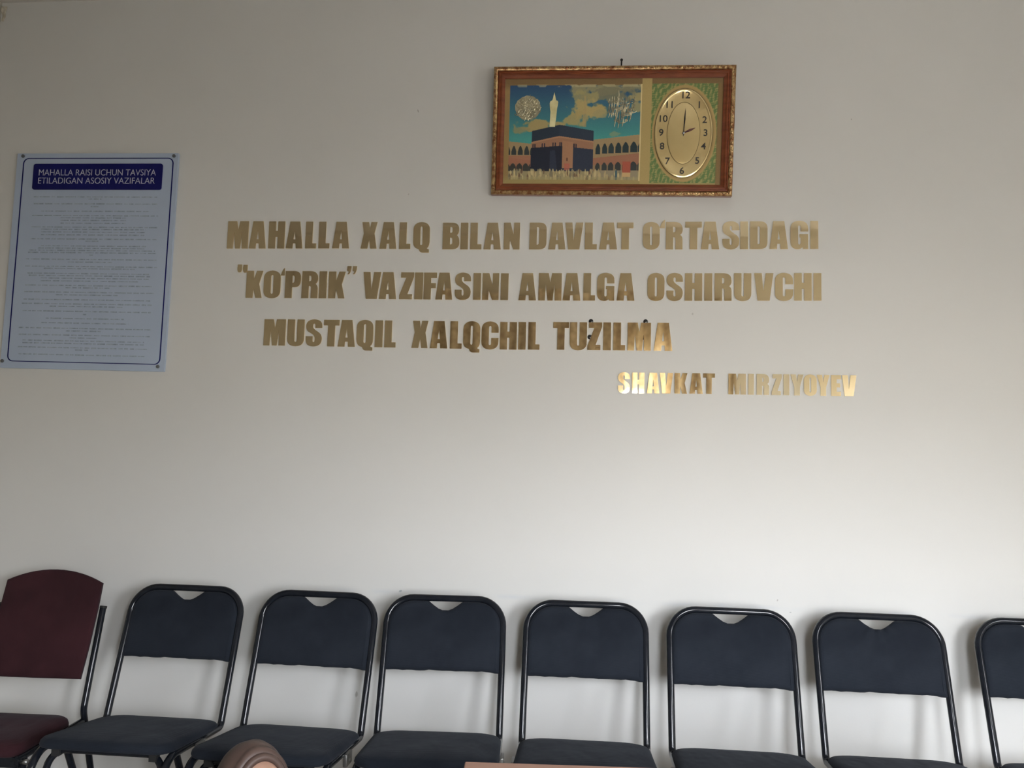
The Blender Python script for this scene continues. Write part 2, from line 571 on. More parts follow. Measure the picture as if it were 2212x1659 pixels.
# ------------------------------------------------------------------ lettering
O_OUT = [(1, .72), (1, 1, 0), (.5, 1.012), (0, 1, 0), (0, .72), (0, .28), (0, 0, 0), (.5, -.012), (1, 0, 0), (1, .28)]
O_IN = [(.43, .79), (.43, .845, 0), (.5, .85), (.57, .845, 0), (.57, .79), (.57, .21), (.57, .155, 0), (.5, .15), (.43, .155, 0), (.43, .21)]
GLYPH = {
    'M': [[(0, 0), (.28, 0), (.31, .60), (.40, 0), (.62, 0), (.69, .60), (.71, 0), (1, 0), (1, 1), (.58, 1), (.505, .66), (.43, 1), (0, 1)]],
    'A': [[(0, 0), (.40, 0), (.42, .19), (.58, .19), (.60, 0), (1, 0), (.80, 1), (.20, 1)], [(.435, .34), (.50, .69), (.565, .34)]],
    'H': [[(0, 0), (.43, 0), (.43, .43), (.57, .43), (.57, 0), (1, 0), (1, 1), (.57, 1), (.57, .65), (.43, .65), (.43, 1), (0, 1)]],
    'L': [[(0, 0), (1, 0), (1, .19), (.64, .19), (.64, 1), (0, 1)]],
    'X': [[(0, 0), (.42, 0), (.52, .34), (.61, 0), (1, 0), (.84, .57), (1, 1), (.62, 1), (.54, .72), (.47, 1), (.05, 1), (.17, .57)]],
    'B': [[(0, 0), (.55, 0), (1.02, 0, 0), (1, .26), (1, .46, 0), (.84, .53), (.98, .59, 0), (.97, .74), (.97, 1, 0), (.52, 1), (0, 1)],
          [(.44, .18), (.44, .44), (.58, .44, 0), (.58, .37), (.58, .25), (.58, .18, 0)], [(.44, .61), (.44, .84), (.58, .84, 0), (.58, .77), (.58, .68), (.58, .61, 0)]],
    'I': [[(0, 0), (1, 0), (1, 1), (0, 1)]],
    'N': [[(0, 0), (.37, 0), (.385, .36), (.61, 0), (1, 0), (1, 1), (.63, 1), (.61, .55), (.40, 1), (0, 1)]],
    'D': [[(0, 0), (.55, 0), (1, 0, 0), (1, .24), (1, .76), (1, 1, 0), (.55, 1), (0, 1)], [(.43, .17), (.43, .83), (.57, .83, 0), (.57, .77), (.57, .23), (.57, .17, 0)]],
    'V': [[(.18, 0), (.80, 0), (1, 1), (.60, 1), (.48, .32), (.39, 1), (0, 1)]],
    'T': [[(.27, 0), (.73, 0), (.73, .79), (1, .79), (1, 1), (0, 1), (0, .79), (.27, .79)]],
    'R': [[(0, 0), (.44, 0), (.44, .45), (.58, .45, 0), (.58, .37), (.58, 0), (1, 0), (1, .34), (1, .47, 0), (.85, .53), (1, .58, 0), (1, .72), (1, 1, 0), (.52, 1), (0, 1)],
          [(.44, .62), (.44, .83), (.58, .83, 0), (.58, .76), (.58, .69), (.58, .62, 0)]],
    'P': [[(0, 0), (.46, 0), (.46, .40), (.60, .40), (1, .40, 0), (1, .66), (1, .76), (1, 1, 0), (.55, 1), (0, 1)],
          [(.46, .56), (.46, .83), (.60, .83, 0), (.60, .75), (.60, .64), (.60, .56, 0)]],
    'K': [[(0, 0), (.42, 0), (.45, .36), (.60, 0), (.98, 0), (.79, .52), (1, 1), (.62, 1), (.45, .66), (.43, 1), (0, 1)]],
    'Z': [[(0, 0), (.90, 0), (.90, .19), (.57, .19), (1, .84), (1, 1), (.09, 1), (.09, .80), (.46, .80), (0, .15)]],
    'F': [[(0, 0), (.56, 0), (.56, .42), (.93, .42), (.93, .61), (.56, .61), (.56, .80), (1, .80), (1, 1), (0, 1)]],
    'E': [[(0, 0), (1, 0), (1, .20), (.55, .20), (.55, .41), (.92, .41), (.92, .60), (.55, .60), (.55, .80), (1, .80), (1, 1), (0, 1)]],
    'U': [[(0, .28), (0, -.01, 0), (.5, -.015), (1, -.01, 0), (1, .28), (1, 1), (.57, 1), (.57, .22), (.57, .15, 0), (.5, .15), (.43, .15, 0), (.43, .22), (.43, 1), (0, 1)]],
    'Y': [[(.29, 0), (.72, 0), (.72, .40), (1, 1), (.60, 1), (.50, .63), (.41, 1), (0, 1), (.29, .40)]],
    'O': [O_OUT, O_IN],
    'Q': [[(1, .72), (1, 1, 0), (.5, 1.012), (0, 1, 0), (0, .72), (0, .28), (0, .04, 0), (.36, 0), (.41, -.13, 0), (.6, -.13), (.98, -.13), (.98, -.01), (.87, -.01, 0), (.85, .04), (1, .10, 0), (1, .28)], O_IN],
    'C': [[(1, .60), (1, .72), (1, 1, 0), (.5, 1.012), (0, 1, 0), (0, .72), (0, .28), (0, 0, 0), (.5, -.012), (1, 0, 0), (1, .28), (1, .41), (.58, .41), (.58, .21), (.57, .155, 0), (.5, .15), (.43, .155, 0), (.43, .21), (.43, .79), (.43, .845, 0), (.5, .85), (.58, .845, 0), (.58, .79), (.58, .60)]],
    'G': [[(1, .63), (1, .74), (1, 1, 0), (.5, 1.012), (0, 1, 0), (0, .72), (0, .28), (0, 0, 0), (.40, -.012), (.62, -.01, 0), (.68, .07), (.71, 0), (1, 0), (1, .53), (.52, .53), (.52, .42), (.58, .42), (.58, .22), (.57, .155, 0), (.5, .15), (.43, .155, 0), (.43, .21), (.43, .79), (.43, .845, 0), (.5, .85), (.58, .845, 0), (.58, .79), (.58, .63)]],
    'S': [[(1, .69), (1, .77), (1, 1, 0), (.5, 1.012), (0, 1, 0), (0, .75), (0, .60, 0), (.22, .52), (.56, .42, 0), (.56, .30), (.56, .21), (.56, .15, 0), (.5, .15), (.43, .15, 0), (.43, .21), (.43, .37), (0, .37), (0, .26), (0, -.01, 0), (.5, -.012), (1, 0, 0), (1, .28), (1, .44, 0), (.78, .53), (.43, .66, 0), (.43, .73), (.43, .79), (.43, .85, 0), (.5, .85), (.57, .85, 0), (.57, .79), (.57, .69)]],
    "'": [[(0, 0), (1, 0), (1, 1), (.45, .82, 0), (.2, .25)]],
    '`': [[(.55, 0), (1, 0, 0), (1, .45), (1, 1), (.1, 1), (0, .5), (0, .12, 0), (.3, 0)]],
    '"': [[(.1, 0), (.42, 0), (.95, .22, 0), (1, 1), (.08, 1), (.02, .42), (.42, .34), (.35, .12, 0)]],
}
LINES = [
    [
     ('MAHALLA', [(-1.3644, 2.0369, .08, .103), (-1.2805, 2.0372, .0642, .1022), (-1.207, 2.0374, .0611, .1014), (-1.1393, 2.0376, .0622, .1007), (-1.0669, 2.0378, .041, .1), (-1.0172, 2.038, .0414, .0995), (-.9651, 2.0381, .0628, .0988)]),
     ('XALQ', [(-.859, 2.0377, .0591, .0984), (-.7889, 2.0373, .0619, .0983), (-.7169, 2.0368, .0413, .0982), (-.6655, 2.0364, .06, .0981)]),
     ('BILAN', [(-.5576, 2.0357, .0608, .0979), (-.4926, 2.0355, .0271, .0978), (-.4571, 2.0356, .0406, .0977), (-.4081, 2.0357, .0617, .0976), (-.336, 2.0359, .0569, .0975)]),
     ('DAVLAT', [(-.2442, 2.0361, .0607, .0973), (-.1759, 2.0362, .0603, .0971), (-.1172, 2.0364, .0635, .097), (-.047, 2.0365, .042, .0969), (.004, 2.0366, .0622, .0968), (.0658, 2.0367, .0568, .0966)]),
     ("O'RTASIDAGI", [(.1556, 2.0369, .0587, .0971), (.2129, 2.1135, .0193, .0293), (.2359, 2.0372, .0577, .0977), (.3028, 2.0376, .0568, .0979), (.357, 2.038, .0625, .0979), (.4308, 2.0384, .0573, .0979), (.4913, 2.0387, .0264, .0979), (.525, 2.039, .0588, .0979), (.5911, 2.0394, .0617, .0979), (.6615, 2.0398, .0592, .0979), (.7285, 2.0402, .0261, .0978)]),
    ],
    [
     ('""KO\'PRIK""', [(-1.3193, 1.9477, .0168, .0294), (-1.2981, 1.9468, .0173, .0292), (-1.2822, 1.8534, .0616, .1004), (-1.216, 1.8535, .0635, .1003), (-1.1538, 1.937, .0149, .0279), (-1.1351, 1.8537, .0583, .1001), (-1.0719, 1.8539, .0599, .0999), (-1.0073, 1.8539, .0282, .0994), (-.9719, 1.8539, .062, .0988), (-.9058, 1.9427, .0167, .0302), (-.8855, 1.9428, .0164, .0302)]),
     ('VAZIFASINI', [(-.8437, 1.8529, .065, .0984), (-.7838, 1.8526, .0634, .0984), (-.7093, 1.8526, .0519, .0981), (-.6536, 1.8526, .0296, .0979), (-.6206, 1.8526, .0468, .0976), (-.5772, 1.8527, .0611, .0974), (-.5074, 1.8527, .0573, .0971), (-.4407, 1.8527, .0267, .0968), (-.4079, 1.8528, .0587, .0966), (-.3421, 1.8528, .0269, .0963)]),
     ('AMALGA', [(-.2778, 1.8523, .0617, .0977), (-.2073, 1.8523, .0812, .0982), (-.1216, 1.8528, .0625, .098), (-.0491, 1.8532, .0411, .0978), (-.0013, 1.8535, .0604, .0977), (.0675, 1.854, .0618, .0975)]),
     ('OSHIRUVCHI', [(.1743, 1.8546, .0586, .0973), (.2401, 1.855, .0558, .0971), (.3032, 1.8554, .0592, .097), (.3699, 1.8558, .0269, .0969), (.4048, 1.8563, .0577, .0968), (.4712, 1.8569, .0581, .0966), (.5392, 1.8576, .0647, .0964), (.6092, 1.8582, .0605, .0962), (.6739, 1.8588, .0581, .096), (.7386, 1.8592, .0256, .0958)]),
    ],
    [
     ('MUSTAQIL', [(-1.2057, 1.6787, .0808, .0963), (-1.1175, 1.6785, .0629, .0965), (-1.0482, 1.6783, .0597, .0967), (-.9826, 1.6782, .0577, .0968), (-.9284, 1.678, .0634, .097), (-.8602, 1.6779, .061, .0971), (-.7922, 1.6777, .0282, .0973), (-.7571, 1.6775, .041, .0975)]),
     ('XALQCHIL', [(-.6576, 1.6769, .0584, .0981), (-.5908, 1.6766, .0627, .0981), (-.5187, 1.6764, .042, .0982), (-.4715, 1.6762, .0602, .0982), (-.4061, 1.6759, .0606, .0982), (-.3401, 1.6757, .0595, .0982), (-.2747, 1.6762, .0263, .0981), (-.2397, 1.6767, .0401, .098)]),
     ('TUZILMA', [(-.1521, 1.6777, .055, .0978), (-.0937, 1.6779, .06, .0979), (-.0311, 1.6781, .0499, .0979), (.0234, 1.6782, .0266, .098), (.0583, 1.6783, .0413, .098), (.1077, 1.6785, .0803, .098), (.1982, 1.6788, .0638, .0981)]),
    ],
    [
     ('SHAVKAT', [(.0769, 1.5288, .0407, .0723), (.1256, 1.5294, .0422, .072), (.1764, 1.5299, .043, .0717), (.2204, 1.5304, .0452, .0714), (.271, 1.531, .0432, .0711), (.3222, 1.5316, .0445, .0709), (.3681, 1.532, .0396, .0706)]),
     ('MIRZIYOYEV', [(.4533, 1.5316, .0581, .0714), (.5199, 1.5317, .0186, .0714), (.5478, 1.5318, .0418, .0714), (.5981, 1.532, .0335, .0713), (.6377, 1.5322, .0188, .0713), (.6608, 1.5323, .0427, .0713), (.705, 1.5325, .0424, .0712), (.7479, 1.5327, .0417, .0712), (.7952, 1.5328, .032, .0711), (.8308, 1.533, .0467, .0711)]),
    ],
]
LINE_NAME = ['top', 'second', 'third', 'small bottom']
ORD = ['first', 'second', 'third', 'fourth', 'fifth', 'sixth', 'seventh', 'eighth', 'ninth', 'tenth']
rnd = random.Random(7)
for li, line in enumerate(LINES):
    for wi, (word, glyphs) in enumerate(line):
        clean = word.replace('"', '').replace("'", '')
        k = 0
        nq = 0
        for ch, (gx, gz, gw, gh) in zip(word, glyphs):
            key = ch
            if ch == '"':
                key = '`' if nq < 2 else '"'
            bm = bmesh.new()
            cs = [[(px - gw / 2, pz - gh / 2) for px, pz in ((a * gw, b * gh) for a, b in flat_quad(c))] for c in GLYPH[key]]
            plate(bm, cs, -0.0044, -0.0004)
            o = from_bm('mirror_letter' if ch.isalpha() else 'mirror_punctuation_mark', bm, M['gold'])
            o.location = (gx + gw / 2, WALL_Y, gz + gh / 2)
            o.rotation_euler = (rad(rnd.uniform(-0.4, 0.4)), 0, rad(rnd.uniform(-0.45, 0.45)))
            nm = LINE_NAME[li]
            if ch.isalpha():
                k += 1
                place = f'{ORD[wi]} word of the small bottom line' if li == 3 else f'{clean} in the {nm} line'
                lab = f'gold mirror letter {ch}, {ORD[k - 1]} letter of the {place}' if li == 3 else f'gold mirror letter {ch} on the wall, {ORD[k - 1]} letter of {place}'
                tag(o, lab, 'letter', 'gold mirror letters on the wall')
            elif ch == '"':
                nq += 1
                lab = ['outer opening quotation mark before KOPRIK in gold mirror, second line', 'inner opening quotation mark beside the K of KOPRIK in gold mirror',
                       'inner closing quotation mark just after KOPRIK in gold mirror', 'outer closing quotation mark towards VAZIFASINI in gold mirror'][nq - 1]
                tag(o, lab, 'quotation mark', 'gold mirror quotation marks')
            else:
                tag(o, 'gold mirror apostrophe after the O of ORTASIDAGI, top line' if li == 0 else 'gold mirror apostrophe after the O of KOPRIK, second line', 'apostrophe', 'gold mirror apostrophes')

# black round plugs in the wall, partly behind the third line
M['plug'] = noise_look(mat('black_plastic', (0.012, 0.014, 0.018), 0.18, coat=0.4), 30, (0.011, 0.013, 0.017), (0.016, 0.018, 0.022))
for x, z, lab in ((-0.0205, 1.7802, 'black round wall plug peeping over the top of the Z of TUZILMA'), (-0.0237, 1.7245, 'black round wall plug behind the slanted stroke of the Z of TUZILMA'),
                  (0.1694, 1.7812, 'black round wall plug peeping over the top of the M of TUZILMA'), (0.1643, 1.7252, 'black round wall plug showing between the strokes of the M of TUZILMA')):
    bm = bmesh.new()
    add_disc(bm, (0, 0, 0), 0.0082, 0.0008, n=20, dome=0.0026)
    o = from_bm('wall_plug', bm, M['plug'], angle=40)
    o.location = (x, WALL_Y, z)
    tag(o, lab, 'plug', 'black plugs in the wall')

# ------------------------------------------------------------------ poster on the left
M['board'] = noise_look(mat('pale_blue_board', (0.46, 0.53, 0.67), 0.5, spec=.25), 5, (0.44, 0.52, 0.66), (0.47, 0.55, 0.69))
M['navy'] = noise_look(mat('navy_print', (0.009, 0.010, 0.11), 0.5, spec=.15), 20, (0.008, 0.009, 0.10), (0.011, 0.012, 0.125))
M['white_print'] = noise_look(mat('white_print', (0.60, 0.62, 0.68), 0.5), 40, (0.36, 0.38, 0.50), (0.56, 0.58, 0.68))
M['grey_print'] = noise_look(mat('grey_print', (0.30, 0.36, 0.46), 0.5), 90, (0.26, 0.31, 0.41), (0.40, 0.47, 0.57))
M['cap'] = noise_look(mat('grey_cap', (0.16, 0.17, 0.19), 0.35, metal=0.6), 30, (0.14, 0.15, 0.17), (0.19, 0.20, 0.22))
PW_, PH_ = 0.6425, 0.822
poster = empty('wall_poster', (-1.893, WALL_Y, 1.989), (rad(0.15), rad(0.4), 0))
tag(poster, 'pale blue notice board with a navy heading, on the wall above the maroon chair', 'poster')
YF = -0.012
def px(u): return (u - 0.5) * PW_
def pz(v): return (0.5 - v) * PH_
bm = bmesh.new()
plate(bm, [round_rect(-PW_ / 2, PW_ / 2, -PH_ / 2, PH_ / 2, 0.002, 2)], YF, -0.0005)
from_bm('board', bm, M['board'], poster)
bm = bmesh.new()
a = (px(.040), px(.975), pz(.970), pz(.022))
plate(bm, [round_rect(*a, 0.022), round_rect(a[0] + .0046, a[1] - .0046, a[2] + .0030, a[3] - .0030, 0.019)[::-1]], YF - .0006, YF - .0001)
from_bm('border_line', bm, M['navy'], poster)
bm = bmesh.new()
plate(bm, [round_rect(px(.112), px(.912), pz(.172), pz(.050), 0.009)], YF - .0035, YF - .0001)
head = from_bm('heading_panel', bm, M['navy'], poster)
text_ob('heading_text', 'MAHALLA RAISI UCHUN TAVSIYA', 0.034, M['white_print'], head, (px(.510), YF - .0044, pz(.0935)), squash=1.0, bold=-0.0002, width=PW_ * .725)
text_ob('heading_text', 'ETILADIGAN ASOSIY VAZIFALAR', 0.034, M['white_print'], head, (px(.508), YF - .0044, pz(.132)), squash=1.0, bold=-0.0002, width=PW_ * .722)
ROWS = [(398, 240, 1055), (412, 605, 690), (445, 240, 1055), (463, 620, 670), (495, 290, 1000), (525, 230, 1060), (540, 420, 850), (557, 420, 850), (576, 420, 850), (603, 225, 1055), (618, 290, 980),
        (636, 290, 975), (655, 290, 970), (683, 220, 1050), (697, 585, 680), (730, 290, 980), (745, 270, 980), (760, 210, 1040), (775, 205, 1045), (790, 610, 635), (820, 190, 1050), (838, 470, 760),
        (868, 185, 1055), (882, 310, 910), (915, 200, 1010), (930, 210, 1010), (947, 290, 1000), (965, 290, 930), (995, 185, 1030), (1010, 455, 745), (1040, 180, 1035), (1058, 390, 800), (1090, 175, 1015),
        (1118, 165, 1020), (1135, 350, 830), (1167, 170, 1015), (1187, 570, 605), (1215, 325, 840), (1245, 295, 870), (1280, 145, 1015), (1297, 460, 690), (1325, 145, 1010), (1343, 480, 660),
        (1363, 170, 970), (1380, 170, 970), (1408, 140, 1000), (1422, 520, 605), (1455, 145, 975)]
rnd = random.Random(3)
bm = bmesh.new()
for y, xa, xb in ROWS:
    lf, rg = 130 - 110 * (y - 105) / 1440, 1192 - 92 * (y - 95) / 1460
    v = (y - 100) / 1450
    u, ub = (xa - lf) / (rg - lf), (xb - lf) / (rg - lf)
    while u < ub:
        wl = min(rnd.uniform(.018, .07), ub - u)
        hh = rnd.choice((.0016, .0020, .0024))
        xq, zq = px(u), pz(v)
        vs = [bm.verts.new((xx, YF - .0005, zz)) for xx, zz in ((xq, zq - hh), (px(u + wl), zq - hh), (px(u + wl), zq + hh), (xq, zq + hh))]
        bm.faces.new(vs)
        u += wl + rnd.uniform(.006, .012)
tag(from_bm('small_print', bm, M['grey_print'], poster), kind='stuff')
for u, v in ((.037, .013), (.975, .014), (.013, .969), (.963, .978)):
    bm = bmesh.new()
    add_disc(bm, (px(u), YF - 0.0001, pz(v)), 0.0065, 0.003, n=16, dome=0.002)
    from_bm('fixing_cap', bm, M['cap'], poster, angle=40)

# ------------------------------------------------------------------ framed picture clock
FW, FH = 0.843, 0.4505
pic = empty('picture_clock', (0.0375, WALL_Y - 0.0305, 2.2238), (rad(7.0), rad(0.66), 0))
tag(pic, 'wide red-brown framed picture with an oval gold clock beside a mosque courtyard view', 'clock')
def fx(U): return (U - 156) / 1863 * FW - FW / 2
def fz(V): return (1150 - V) / 1005 * FH
M['frame_wood'] = noise_look(mat('red_brown_lacquer', (0.20, 0.050, 0.018), 0.32, coat=0.3), 14, (0.17, 0.040, 0.014), (0.25, 0.068, 0.024), stretch=(1, 1, 4))
M['gilt'] = mat('gilt_leaf_moulding', (0.55, 0.36, 0.14), 0.32, metal=0.75)
noise_look(M['gilt'], 75, (0.26, 0.11, 0.045), (0.62, 0.45, 0.22), bump=0.8, bscale=90, dist=0.003, detail=4, lo=0.36, hi=0.66)
M['dial_gold'] = noise_look(mat('polished_dial_gold', (0.72, 0.56, 0.27), 0.16, metal=0.6), 8, (0.74, 0.58, 0.29), (0.82, 0.66, 0.35))
M['relief'] = noise_look(mat('embossed_gold_foil', (0.85, 0.78, 0.42), 0.3, metal=0.25), 30, (0.74, 0.66, 0.32), (0.95, 0.88, 0.52))
M['relief_grey'] = noise_look(mat('embossed_grey_foil', (0.52, 0.50, 0.36), 0.25, metal=0.85), 40, (0.42, 0.41, 0.31), (0.66, 0.62, 0.44))
M['numeral'] = noise_look(mat('dark_numeral', (0.035, 0.032, 0.028), 0.4), 30, (0.03, 0.028, 0.024), (0.05, 0.045, 0.04))
M['hand'] = noise_look(mat('dark_hand', (0.06, 0.055, 0.05), 0.3, metal=0.5), 30, (0.05, 0.045, 0.045), (0.08, 0.07, 0.065))
M['hand_purple'] = noise_look(mat('purple_hand', (0.10, 0.045, 0.055), 0.35, metal=0.4), 60, (0.07, 0.03, 0.045), (0.15, 0.07, 0.06))
M['steel'] = noise_look(mat('steel_cap', (0.55, 0.57, 0.62), 0.2, metal=1.0), 30, (0.5, 0.52, 0.58), (0.6, 0.62, 0.66))


def ring_profile(name, profile, m, parent, seg=1, wob=None):
    """A mitred rectangular frame from a (distance inwards, depth) profile."""
    bm = bmesh.new()
    loops = []
    for d, y in profile:
        loops.append([bm.verts.new((x, y, z)) for x, z in ((-FW / 2 + d, d), (FW / 2 - d, d), (FW / 2 - d, FH - d), (-FW / 2 + d, FH - d))])
    for p, q in zip(loops, loops[1:]):
        for k in range(4):
            bm.faces.new((p[k], p[(k + 1) % 4], q[(k + 1) % 4], q[k]))
    return from_bm(name, bm, m, parent)


ring_profile('frame', [(0.0, 0.030), (0.0, 0.004), (0.0155, 0.004), (0.0165, -0.001), (0.020, -0.003), (0.0225, 0.001), (0.0245, 0.001), (0.0285, -0.0015), (0.032, 0.003), (0.038, 0.007), (0.0405, 0.009), (0.0405, 0.030), (0.0, 0.030)], M['frame_wood'], pic)
# the gilt border: four mitred half-round strips with small raised leaves
bm = bmesh.new()
ring = [(0.0004, 0.004), (0.0006, 0.0005), (0.003, -0.003), (0.0075, -0.0045), (0.012, -0.003), (0.0150, 0.0005), (0.0154, 0.004)]
loops = [[bm.verts.new((x, y, z)) for x, z in ((-FW / 2 + d, d), (FW / 2 - d, d), (FW / 2 - d, FH - d), (-FW / 2 + d, FH - d))] for d, y in ring]
for p, q in zip(loops, loops[1:]):
    for k in range(4):
        bm.faces.new((p[k], p[(k + 1) % 4], q[(k + 1) % 4], q[k]))
rnd = random.Random(11)
def leaf(cx, cz, ang):
    g_ = bmesh.ops.create_icosphere(bm, subdivisions=1, radius=1)
    mtx = Matrix.Translation((cx, -0.0042, cz)) @ Matrix.Rotation(ang, 4, 'Y') @ Matrix.Diagonal((0.0060, 0.0022, 0.0023, 1))
    bmesh.ops.transform(bm, matrix=mtx, verts=g_['verts'])
k = 0
x = -FW / 2 + 0.012
while x < FW / 2 - 0.01:
    for zc in (0.0077, FH - 0.0077):
        leaf(x + rnd.uniform(-.001, .001), zc, rad(55 if k % 2 else -35) + rnd.uniform(-.15, .15))
    x += 0.0094
    k += 1
z = 0.016
while z < FH - 0.012:
    for xc in (-FW / 2 + 0.0077, FW / 2 - 0.0077):
        leaf(xc, z + rnd.uniform(-.001, .001), rad(40 if k % 2 else 130) + rnd.uniform(-.15, .15))
    z += 0.0094
    k += 1
from_bm('gilt_border', bm, M['gilt'], pic, smooth=True)
bm = bmesh.new()
add_box(bm, -FW / 2 + 0.041, FW / 2 - 0.041, 0.016, 0.028, 0.041, FH - 0.041)
from_bm('backing_board', bm, M['numeral'], pic)

# the print: a grid coloured point by point from drawn shapes
GX, GY = 560, 300
U0, U1, V0, V1 = 244, 1930, 234, 1066
uu = np.linspace(U0, U1, GX)
vv = np.linspace(V0, V1, GY)
U, V = np.meshgrid(uu, vv)
A = (U + 8 * (V - 650) / 500 * 0 - 214) / .5376         # the courtyard picture in its own units
B = (V - 214) / .5376
rs = np.random.RandomState(5)
def wav(scale, seed):
    r_ = np.random.RandomState(seed)
    t = np.zeros_like(U)
    for o_ in range(5):
        for _ in range(5):
            an = r_.uniform(0, 2 * PI)
            f_ = 2 ** o_ / scale * r_.uniform(.7, 1.4)
            t += np.sin((U * math.cos(an) + V * math.sin(an)) * f_ * 2 * PI + r_.uniform(0, 7)) * .5 ** o_ / 2.2
    return t
nz1, nz2, nz3 = wav(240, 1), wav(120, 2), wav(36, 3)
fine = rs.uniform(-1, 1, U.shape)
img = np.zeros(U.shape + (3,))
def put(mask, col, a_=1.0):
    global img
    mk = np.clip(mask * 1.0, 0, 1)[..., None] * a_
    img = img * (1 - mk) + np.array(col, float) * mk
def box(a0, a1, b0, b1): return (A > a0) & (A < a1) & (B > b0) & (B < b1)
def soft(d, w_): return np.clip(0.5 + d / w_, 0, 1)
mat_c = (146, 122, 80)
put(np.ones_like(U), mat_c)
put(soft(300 - V, 60), (120, 98, 66))
put(soft(1010 - V, -50) * 0.6, (160, 148, 98))
photo = (A > 133) & (A < 2030) & (B > 135) & (B < 1512)
t = np.clip((B - 140) / 780, 0, 1)[..., None]
sky = np.array((50, 78, 112)) * (1 - t) + np.array((72, 146, 140)) * t
img = np.where(photo[..., None], sky, img)
def cloud(cx, cy, rx, ry, col, a_, w_=.5):
    d = 1 - ((A - cx) / rx) ** 2 - ((B - cy) / ry) ** 2 + .45 * nz1 + .35 * nz2
    put(soft(d, w_) * photo, col, a_)
cloud(1500, 180, 520, 90, (150, 143, 106), .9)
cloud(1700, 270, 420, 110, (124, 122, 98), .9)
cloud(1960, 290, 130, 60, (165, 152, 106), .8)
cloud(1240, 330, 150, 120, (160, 150, 104), .8)
cloud(1280, 500, 260, 130, (172, 156, 106), 1)
cloud(1140, 620, 170, 110, (168, 152, 102), .9)
cloud(1480, 560, 130, 60, (160, 150, 108), .8)
cloud(520, 720, 330, 75, (162, 146, 100), 1)
cloud(300, 770, 110, 60, (150, 140, 100), .8)
cloud(1990, 450, 90, 60, (165, 150, 105), .8)
cloud(1680, 840, 70, 35, (130, 150, 120), .8)
# far minaret, near minaret
put((abs(A - 1228) < 26 - 14 * (B < 480)) & (B > 290) & (B < 740) & photo, (170, 150, 104), .75)
# arcades
def arcade(a0, a1, top0, top1, rows, sgn):
    global img
    tt = (A - a0) / (a1 - a0)
    top = top0 + (top1 - top0) * tt
    put((A > a0) & (A < a1) & (B > top) & (B < 1400), (152, 132, 98))
    put((A > a0) & (A < a1) & (B > top + rows[0]) & (B < 1400), (150, 106, 84))
xs_r = [1435, 1530, 1625, 1728, 1833, 1948, 2060]
arcade(1362, 2030, 925, 850, (268,), 1)
put((A > 1362) & (A < 2030) & (B > 1290) & (B < 1400), (140, 118, 90))
for i, c in enumerate(xs_r):
    hw = 34 + i * 3
    y0, y1 = 985 - i * 7, 1135 - i * 6
    put((abs(A - c) < hw * np.clip(((B - y0) / 70), 0, 1) ** .6) & (B > y0) & (B < y1) & (A < 2028), (44, 58, 62))
    put((abs(A - c) < hw * np.clip(((B - 1235 - (6 - i) * 4) / 50), 0, 1) ** .5) & (B > 1235 + (6 - i) * 4) & (B < 1370) & (A < 2028), (58, 62, 62))
arcade(133, 470, 950, 985, (240,), -1)
for i, c in enumerate([120, 208, 304, 396, 480]):
    hw = 36
    y0 = 1015
    put((abs(A - c) < hw * np.clip((B - y0) / 80, 0, 1) ** .6) & (B > y0) & (B < 1150) & (A < 462) & (A > 133), (56, 62, 62))
    put((abs(A - c + 10) < 44 * np.clip((B - 1270) / 50, 0, 1) ** .5) & (B > 1270) & (B < 1390) & (A < 450) & (A > 133), (62, 62, 60))
put((A > 133) & (A < 460) & (B > 1160) & (B < 1265), (156, 106, 84), .8)
# the cube building
top = np.where(A < 868, 795 - 88 * (A - 478) / 390, 707 + 88 * (A - 868) / 497)
cube_ = (A > 470 - (B - 795) * .03) & (A < 1366) & (B > top) & (B < 1400)
put(cube_, (44, 54, 68))
put(cube_ & (A > 868), (49, 59, 74))
bt = np.where(A < 868, 955 - 85 * (A - 478) / 390, 870 + 75 * (A - 868) / 497)
bb_ = np.where(A < 868, 1045 - 30 * (A - 478) / 390, 1015 + 50 * (A - 868) / 497)
put(cube_ & (B > bt) & (B < bb_), (150, 112, 88))
put(cube_ & (B > bt) & (B < bt + 22), (166, 126, 96))
for c in (490, 515, 622, 655, 780, 815, 880, 905, 1085, 1115):
    put(cube_ & (abs(A - c) < 9) & (B > bb_ - 55) & (B < bb_), (40, 42, 58))
put(cube_ & (B > bb_) & (A < 915), (36, 41, 54))
put(cube_ & (B > bb_ + 60) & (A > 740) & (A < 850 - (1400 - B) * .12), (52, 57, 74), .8)
put(cube_ & (B > bb_) & (A > 1075), (47, 54, 70))
put(cube_ & (A > 915) & (A < 1075) & (B > bt + 60) & (B < 1340), (160, 120, 92))
put((abs(A - 990) < 12) & (B > 1190) & (B < 1235), (90, 60, 50), .8)
put((abs(A - 990) < 40) & (B > 1270) & (B < 1370), (176, 98, 84), .8)
# the crowd
put(photo & (B > 1385), (150, 138, 104))
put(photo & (B > 1370) & (A > 1400) & (A < 2010), (142, 132, 108))
for i in range(190):
    a_, b_ = rs.uniform(140, 2010), rs.uniform(1345, 1470)
    if a_ > 1480 and rs.uniform() < .7:
        continue
    h_ = rs.uniform(55, 110)
    col = [(178, 160, 118), (168, 152, 112), (150, 140, 108), (190, 176, 130), (118, 112, 92), (104, 82, 66)][rs.randint(6)]
    put(soft(1 - ((A - a_) / rs.uniform(9, 17)) ** 2 - ((B - b_ - h_ / 2) / (h_ / 2)) ** 2, .5) * photo, col, .85)
put(box(1790, 1908, 1240, 1460), (160, 84, 66))
put(box(1790, 1908, 1400, 1462), (188, 158, 112))
put(box(1690, 1722, 1370, 1510), (66, 92, 100))
put(photo & (B > 1470), (160, 150, 108), .45)
